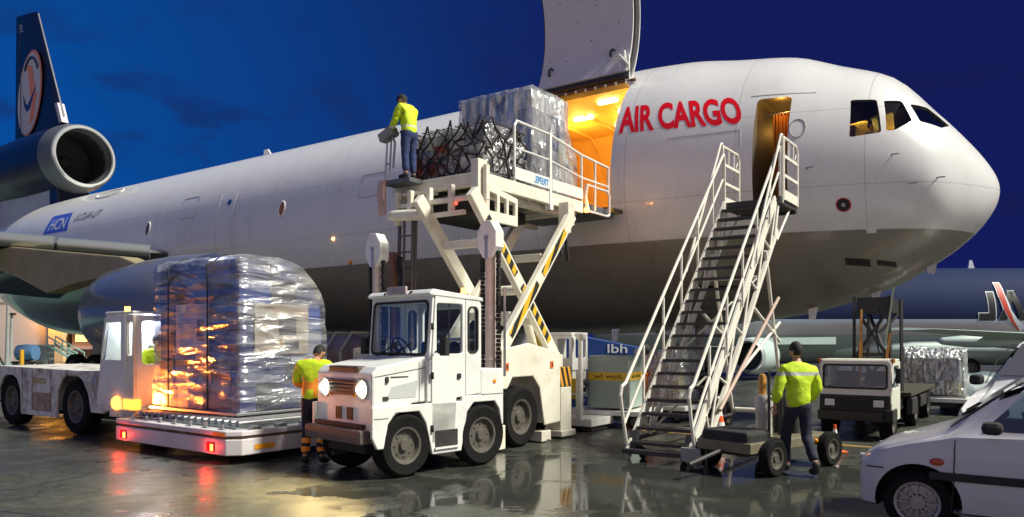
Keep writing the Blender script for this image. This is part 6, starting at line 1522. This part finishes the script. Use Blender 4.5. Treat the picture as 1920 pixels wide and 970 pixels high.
    def quads(qs, g, off, mm, nm):
        mb = MB()
        for (a, b, c, d) in qs:
            ce = Vector(((a[0]+b[0]+c[0]+d[0])/4, (a[1]+b[1]+c[1]+d[1])/4)); P = []
            for p in (a, b, c, d):
                p = Vector(p); e = p-ce; P.append(p+Vector((g if e.x > 0 else -g, -g if e.y < 0 else g)))
            a, b, c, d = P; k = 8
            mb.grid([[sk(*px(*((a*(1-i/k)+b*i/k)*(1-j/k)+(d*(1-i/k)+c*i/k)*j/k)), off) for i in range(k+1)] for j in range(k+1)], 0)
        mb.build(nm, mm, t)
    L1 = [((1851, 548), (1863, 548), (1863, 602), (1851, 602)), ((1832, 588), (1851, 588), (1851, 602), (1832, 602))]
    A1 = [((1890, 546), (1902, 546), (1882, 602), (1868, 602)), ((1892, 546), (1903, 546), (1920, 602), (1908, 602))]
    for q in (L1, A1): quads(q, 1.7, .02, OUT, 'lettering'); quads(q, 0, .03, INK, 'lettering')
    ai = ((1871, 530), (1872, 556), (1878, 580), (1890, 602), (1908, 622)); ao = ((1881, 530), (1883, 556), (1890, 578), (1902, 598), (1918, 612)); w_ = (1, .95, .75, .5, .15)
    am = [(a[0]*(1-w)+b[0]*w, a[1]*(1-w)+b[1]*w) for a, b, w in zip(ai, ao, w_)]
    quads([(ai[i], ao[i], ao[i+1], ai[i+1]) for i in range(4)], 1.7, .04, OUT, 'emblem_arc'); quads([(ai[i], am[i], am[i+1], ai[i+1]) for i in range(4)], 0, .05, ARC, 'emblem_arc')
    for x in (-9.3, -6.5):
        mb = MB(); z = zc+r; mb.prism([(x, z-.05), (x+.35, z-.05), (x+.2, z+.42), (x+.08, z+.42)], lambda p, q, c: Vector((p, c, q)), -.04, .04); mb.build('antenna', OUT, t)
    for x in (-9, -7.6):
        for y in (-2, 2): wheel('gear_wheel', t, (x, y, .45), (0, 1 if y > 0 else -1, 0), .45, .35)
    mb = MB(); mb.tube((-20, 0, .4), (-20, 0, 1.2), .1); mb.tube((-8.3, 2, .45), (-8.3, 2, 1.2), .15); mb.tube((-8.3, -2, .45), (-8.3, -2, 1.2), .15); mb.build('gear_leg', GREYP, t)
    wheel('gear_wheel', t, (-20, -.25, .4), (0, -1, 0), .4, .25); wheel('gear_wheel', t, (-20, .25, .4), (0, 1, 0), .4, .25)
far_jet()

# ================================================================== FREIGHT AND MACHINES BEYOND
def small_dolly(label, loc, rz, lx, ly, z=.42):
    t = thing('cargo_dolly', label, 'cargo dolly', loc, rz)
    mb = MB(); mb.box(-lx, lx, -ly, ly, z-.10, z); mb.build('deck', WHITE, t, .015)
    mb = MB(); mb.box(-lx*.9, lx*.9, -ly*.8, ly*.8, z-.2, z-.103); mb.build('chassis', DARK, t)
    for x in (-lx*.7, lx*.7):
        for s in (-1, 1): wheel('wheel', t, (x, s*(ly-.08), .15), (0, s, 0), .15, .1)
    return t
def far_freight():
    # wrapped pallet on a dark trailer at right
    small_dolly('dark flat trailer carrying foil-wrapped freight beyond the low truck', Vector((10.4, 18.6, 0)), AR, .95, .75, .40)
    t = thing('wrapped_cargo_pallet', 'foil-wrapped freight pile on the trailer between low truck and cars', 'cargo pallet', Vector((10.4, 18.6, .40)), AR)
    base_sheet(t, -.7, .7, -.62, .62, 0); crate_stack(t, -.62, .55, -.5, .5, .05, .95, 21, [K[1], K[2], K[5]])
    wrap_shell(t, [(-.56, .05), (.56, .05), (.52, .8), (.30, 1.15), (-.2, 1.2), (-.5, .95)], lambda p, q, c: (c, p, q), -.66, .66, film_mat('film_foil', 6, .8, (.9, .95, .95), (1.5, 1.5, .7), 9), 14, .05, 18)
    t = thing('tarp_bundle', 'low grey tarp bundle lying behind the white car bonnet', 'tarp bundle', Vector((11.6, 18.9, 0)), 0)
    wrap_shell(t, [(-.5, 0), (.5, 0), (.45, .5), (.2, .95), (-.3, .9), (-.48, .5)], lambda p, q, c: (c, p, q), -.6, .75, mat('grey_tarp', (.14, .19, .20), .5, bump=.8, bscale=6), 4, .07, 14, 'tarp')
    t = thing('equipment_box', 'small orange box seen above the white car bonnet', 'equipment box', Vector((12.5, 19.8, 0)), .2)
    mb = MB(); mb.box(-.16, .16, -.2, .2, .55, .86); mb.build('box', ORANGE, t, .02); mb = MB(); mb.box(-.14, .14, -.18, .18, 0, .548); mb.build('stand', DARK, t)
    # igloo container on a dolly under the belly
    c = Vector((2.18, 15.7, 0)); small_dolly('pale flat dolly under the yellow-banded container', c, AR+.15, .80, .62, .36)
    t = thing('air_cargo_container', 'grey-green roofed air cargo container with yellow band seen under the belly', 'cargo container', c+Vector((0, 0, .40)), AR+.15)
    CG = mat('container_green', (.34, .42, .38), .5, dirt=.4, dscale=3, dcol=(.22, .25, .22)); CB = mat('container_band', (.75, .46, .03), .5)
    mb = MB(); mb.prism([(-.55, 0), (.55, 0), (.55, .72), (.30, 1.06), (-.55, 1.06)], lambda p, q, k: Vector((k, p, q)), -.42, .42); mb.build('shell', CG, t, .015)
    mb = MB(); mb.box(-.425, .425, -.556, .556, .56, .72); mb.build('band', CB, t); 
    text_obj('wl welt', 1, BLACK, t, lambda a, b: Vector((-.3+.6*a, -.56, .60+.09*b)), .0); text_obj('wl welt', 1, BLACK, t, lambda a, b: Vector((.43, -.35+.6*a, .60+.09*b)), .0)
    mb = MB()
    for a, b in (((-.428, -.54, .02), (-.428, -.54, 1.0)), ((.428, -.54, .02), (.428, -.54, .98)), ((.428, .54, .02), (.428, .54, .7))): mb.bar(a, b, .03, .03, 0, (1, 0, 0))
    mb.build('corner_trim', STEEL, t)
    # orange bin and another wrapped pallet
    t = thing('storage_bin', 'tall orange bin next to the yellow-banded container', 'storage bin', Vector((2.72, 16.6, 0)), AR); mb = MB(); mb.prism([(-.2, 0), (.2, 0), (.24, 1.0), (-.24, 1.0)], lambda p, q, k: Vector((p, k, q)), -.22, .22); mb.build('bin', mat('bin_orange', (.75, .25, .10), .5, dirt=.2), t, .02); mb = MB(); mb.box(-.26, .26, -.24, .24, 1.003, 1.07); mb.build('lid', ORANGE, t, .015)
    c = Vector((3.45, 16.9, 0)); small_dolly('flat dolly with net-covered cartons seen through the stairs', c, AR, .7, .62, .36)
    t = thing('wrapped_cargo_pallet', 'pale wrapped cartons on a dolly seen through the boarding stairs', 'cargo pallet', c+Vector((0, 0, .37)), AR)
    base_sheet(t, -.6, .6, -.55, .55, 0); crate_stack(t, -.55, .5, -.5, .5, .05, 1.15, 31, [K[1], K[5], K[2]]); wrap_shell(t, [(-.54, .05), (.54, .05), (.54, 1.1), (.4, 1.2), (-.5, 1.2)], lambda p, q, k: (k, p, q), -.58, .56, film_mat('film_pale', 6, .6, (.92, .95, .9), (1, 1, 1), 2), 17, .03, 14)
    # tarped pallet between the big pallet and the tractor
    c = W(11.3, 10.4); small_dolly('flat dolly carrying the tarped brown freight', c, AR, 1.0, .7, .45)
    t = thing('tarped_cargo_pallet', 'brown and grey tarped freight strapped down behind the worker and tractor', 'cargo pallet', c+Vector((0, 0, .46)), AR)
    base_sheet(t, -.85, .85, -.6, .6, 0)
    wrap_shell(t, [(-.56, .05), (.56, .05), (.55, 1.0), (.3, 1.38), (-.3, 1.4), (-.54, 1.1)], lambda p, q, k: (k, p, q), -.8, .8, mat('brown_tarp', (.20, .13, .11), .45, dirt=.8, dscale=2.5, dcol=(.32, .32, .36), bump=.9, bscale=5), 22, .06, 18, 'tarp')
    mb = MB()
    for x in (-.5, 0, .45): mb.pipe([(x, -.62, .05), (x, -.62, 1.1), (x, -.33, 1.46), (x, .3, 1.44)], .02, 0, 5)
    mb.build('strap', mat('pale_strap', (.5, .48, .36), .6), t)
far_freight()
def yellow_loader():
    t = thing('belt_loader', 'second yellow and white loader with glazed cab standing under the freighter belly', 'cargo loader', Vector((1.30, 15.1, 0)), AR)
    YW = mat('loader_yellow', (.55, .36, .03), .5, dirt=.4)
    mb = MB(); mb.box(-1.0, .55, -.4, .5, .10, .26); mb.build('chassis', WHITE, t, .02); mb = MB(); mb.box(-1.0, .5, -.35, .45, .02, .097); mb.build('skid', BLACK, t)
    mb = MB(); mb.plate([(-.42, 1.18), (.12, 1.18), (.12, 1.86), (-.42, 1.86)], [rr(-.20, 1.42, .06, 1.80, .03)], lambda p, q, c: Vector((p, -.42+c, q)), 0, .04); mb.plate([(-.38, 1.18), (.22, 1.18), (.22, 1.86), (-.38, 1.86)], [rr(-.26, 1.42, .14, 1.80, .03)], lambda p, q, c: Vector((.12-c, p, q)), 0, .04); mb.box(-.42, .12, -.42, .22, 1.862, 1.92); mb.box(-.42, -.38, -.38, .22, 1.18, 1.86); mb.build('cab', WHITE, t, .01)
    mb = MB(); mb.box(-.40, .10, -.44, -.40, 1.10, 1.20); mb.box(-.38, .1, -.35, .2, 1.0, 1.17); mb.build('cab_base', WHITE, t, .01)
    mb = MB(); mb.box(-.95, -.45, -.38, .3, 1.05, 1.88); mb.build('engine_cover', YW, t, .03)
    mb = MB(); mb.box(-.18, .06, -.30, .30, .72, 1.0); mb.build('engine', DARK, t, .03); mb = MB()
    for x, z in ((-.1, .95), (-.02, .85), (-.14, .8)): mb.ball((x, -.33, z), .045, 0, 8)
    mb.build('valve', STEEL, t); mb = MB(); mb.box(.06, .20, -.36, -.2, .62, 1.02); mb.build('side_panel', YW, t, .01)
    mb = MB(); mb.tube((.30, -.38, .2), (.30, -.38, 1.78), .05); mb.lathe([(.05, 0), (.12, .1), (.12, .14), (0, .14)], Matrix.Translation((.30, -.38, 1.76)), 0, 16); mb.bar((.22, -.36, .2), (.22, -.36, 1.2), .05, .05)
    for i in range(7): mb.bar((.20, -.37, .3+.13*i), (.38, -.37, .36+.13*i), .02, .02)
    mb.build('mast', WHITE, t)
    mb = MB()
    for x in (-.7, -.45, -.2, .05): mb.tube((x, -.40, .26), (x, -.40, .75), .02)
    for z in (.45, .72): mb.tube((-.7, -.4, z), (.2, -.4, z), .018)
    mb.build('guard_rail', WHITE, t)
yellow_loader()
def blue_lorry():
    t = thing('box_lorry', 'deep blue box lorry with sloped front and white letters far beyond the container', 'lorry', Vector((4.6, 30, 0)), 0)
    mb = MB(); mb.prism([(-3.6, .5), (.9, .5), (.85, .95), (.2, 1.55), (-3.6, 2.3)], lambda p, q, c: Vector((p, c, q)), -1.1, 1.1); mb.build('box_body', mat('lorry_blue', (.012, .05, .24), .5), t, .05)
    text_obj('lbh', 1, mat('lorry_letter', (.7, .72, .8), .5), t, lambda a, b: Vector((-.95+.75*a, -1.12, 1.30+.34*b)), .01)
    for x in (-2.8, .2):
        for s in (-1, 1): wheel('wheel', t, (x, s*.95, .42), (0, s, 0), .42, .3)
    mb = MB(); mb.box(-3.5, .8, -.9, .9, .35, .497); mb.build('chassis', DARK, t)
blue_lorry()

# ================================================================== LEFT BACKGROUND
def far_left():
    t = thing('hangar', 'long pinkish beige hangar wall behind the tail at the far left', 'hangar', Vector((-48, 64, 0)), R(8))
    HB = mat('hangar_beige', (.50, .42, .40), .7, dirt=.3, dscale=.3, dcol=(.4, .33, .30))
    mb = MB(); mb.box(-30, 8.3, 0, 14, 0, 6.6); mb.build('wall', HB, t); mb = MB(); mb.box(-30.1, 8.4, -.15, 14.1, 6.603, 6.9); mb.build('roof', GREYP, t); mb = MB(); mb.box(-30, 8.3, -.05, -.001, 5.0, 5.12); mb.build('wall_trim', GREYP, t)
    mb = MB(); mb.box(8.31, 9.5, -.4, 1.2, 0, 4.6); mb.build('corner_column', mat('column_buff', (.62, .45, .25), .6), t); mb = MB(); mb.box(8.7, 9.1, -.62, -.45, 4.1, 4.4); mb.build('wall_lamp', G_AMB, t)
    light('wall_light', 'POINT', (8.9, -1.0, 3.9), (1, .42, .05), 420, t, .2)
    t = thing('terminal_building', 'low terminal with rows of lit windows beside the hangar at left', 'building', Vector((-35.2, 66, 0)), R(8))
    mb = MB(); mb.box(-3, 9, 0, 10, 0, 7.0); mb.build('wall', mat('terminal_brown', (.24, .13, .10), .7, dirt=.4, dscale=.5), t)
    for z in (1.2, 2.6, 4.0, 5.4):
        mb = MB(); mb.box(-3, 9, -.25, -.001, z-.15, z+.12); mb.build('floor_band', mat('band_pink', (.42, .30, .26), .7), t)
    rnd = random.Random(3)
    for z in (1.7, 3.1, 4.5):
        for i in range(9):
            mb = MB(); x = -2.7+i*1.25; mb.box(x, x+.95, -.03, -.001, z, z+.62); mb.build('window', G_WIN if rnd.random() < .55 else mat('window_dim', (.03, .03, .035), .2), t)
    mb = MB(); mb.ball((2.6, -.6, 3.7), .28, 0, 8); mb.build('lamp', G_AMB, t); light('lamp_light', 'POINT', (2.6, -1.3, 3.7), (1, .42, .05), 240, t, .2)
    t = thing('boarding_stairs', 'pale green mobile stairs far away in front of the hangar', 'boarding stairs', Vector((-31.9, 54, 0)), 0)
    GS = mat('pale_green_metal', (.36, .55, .48), .5); mb = MB()
    for y in (-.5, .5): mb.bar((-1.0, y, 1.5), (1.1, y, .3), .12, .16); mb.bar((-1.0, y, 2.1), (1.1, y, .9), .08, .08); [mb.bar((-1.0+.52*i, y, 1.5-.3*i), (-1.0+.52*i, y, 2.1-.3*i), .05, .05) for i in range(5)]
    mb.build('railing', GS, t); mb = MB(); mb.box(-1.9, -1.0, -.5, .5, 1.4, 1.5); mb.build('platform', GS, t); mb = MB(); mb.box(-1.85, -1.05, -.45, .45, 0, 1.397); mb.build('base', GREYP, t)
    for i in range(8): mb = MB(); mb.box(-.95+.25*i, -.72+.25*i, -.48, .48, 1.33-.145*i, 1.37-.145*i); mb.build('tread', GREYP, t)
    t = thing('service_cart', 'blue tank cart among the far equipment at the left edge', 'service cart', Vector((-31.4, 49, 0)), 0)
    mb = MB(); mb.lathe([(0, -.6), (.5, -.55), (.55, 0), (.5, .55), (0, .6)], Matrix.Translation((0, 0, 1.0)) @ Matrix.Rotation(R(90), 4, 'Y'), 0, 20); mb.build('tank', mat('tank_blue', (.08, .16, .30), .5), t); mb = MB(); mb.box(-.8, .8, -.4, .4, .3, .45); mb.build('chassis', DARK, t)
    for x in (-.5, .5):
        for s in (-1, 1): wheel('wheel', t, (x, s*.42, .2), (0, s, 0), .2, .12)
    for k, (x, y, h, lab) in enumerate(((-37.4, 56, 5.3, 'tall thin grey mast against the hangar wall'), (-37.8, 57, 3.7, 'shorter thin mast at the left edge before the hangar'))):
        t = thing('lamp_mast', lab, 'mast', Vector((x, y, 0)), 0); mb = MB(); mb.tube((0, 0, 0), (.1, 0, h), .16, 0, 10, .09); mb.build('pole', GREYP, t); mb = MB(); mb.box(-.15, .35, -.15, .15, h+.003, h+.18); mb.build('head', DARK, t)
    t = thing('marker_post', 'thin yellow post behind the rusty tractor', 'post', Vector((-14.2, 21.9, 0)), 0); mb = MB(); mb.tube((0, 0, 0), (0, 0, 1.5), .06, 0, 10); mb.build('pole', YELLOW, t); mb = MB(); mb.lathe([(0, 0), (.16, 0), (.12, .08), (0, .08)], Matrix.Identity(4), 0, 14); mb.build('base', DARK, t)
    # apron strip by the hangar, greenish lamp light painted into its colour
    mb = MB(); mb.bm.faces.new([mb.bm.verts.new(q) for q in ((-60, 24, .006), (-16, 30, .006), (-22, 60, .006), (-70, 60, .006))]); mb.build('lit_pavement', mat('green_lit_pavement', (.16, .30, .26), .45, dirt=.4, dscale=.6, dcol=(.1, .16, .14)))['kind'] = 'structure'
    t = thing('low_wall', 'long low dark treeline wall along the horizon', 'wall', Vector((0, 120, 0)), 0); mb = MB(); mb.box(-90, 160, 0, 1, 0, 2.2); mb.build('wall', mat('far_wall_dark', (.03, .035, .05), .9, dirt=.4, dscale=.2), t)
far_left()
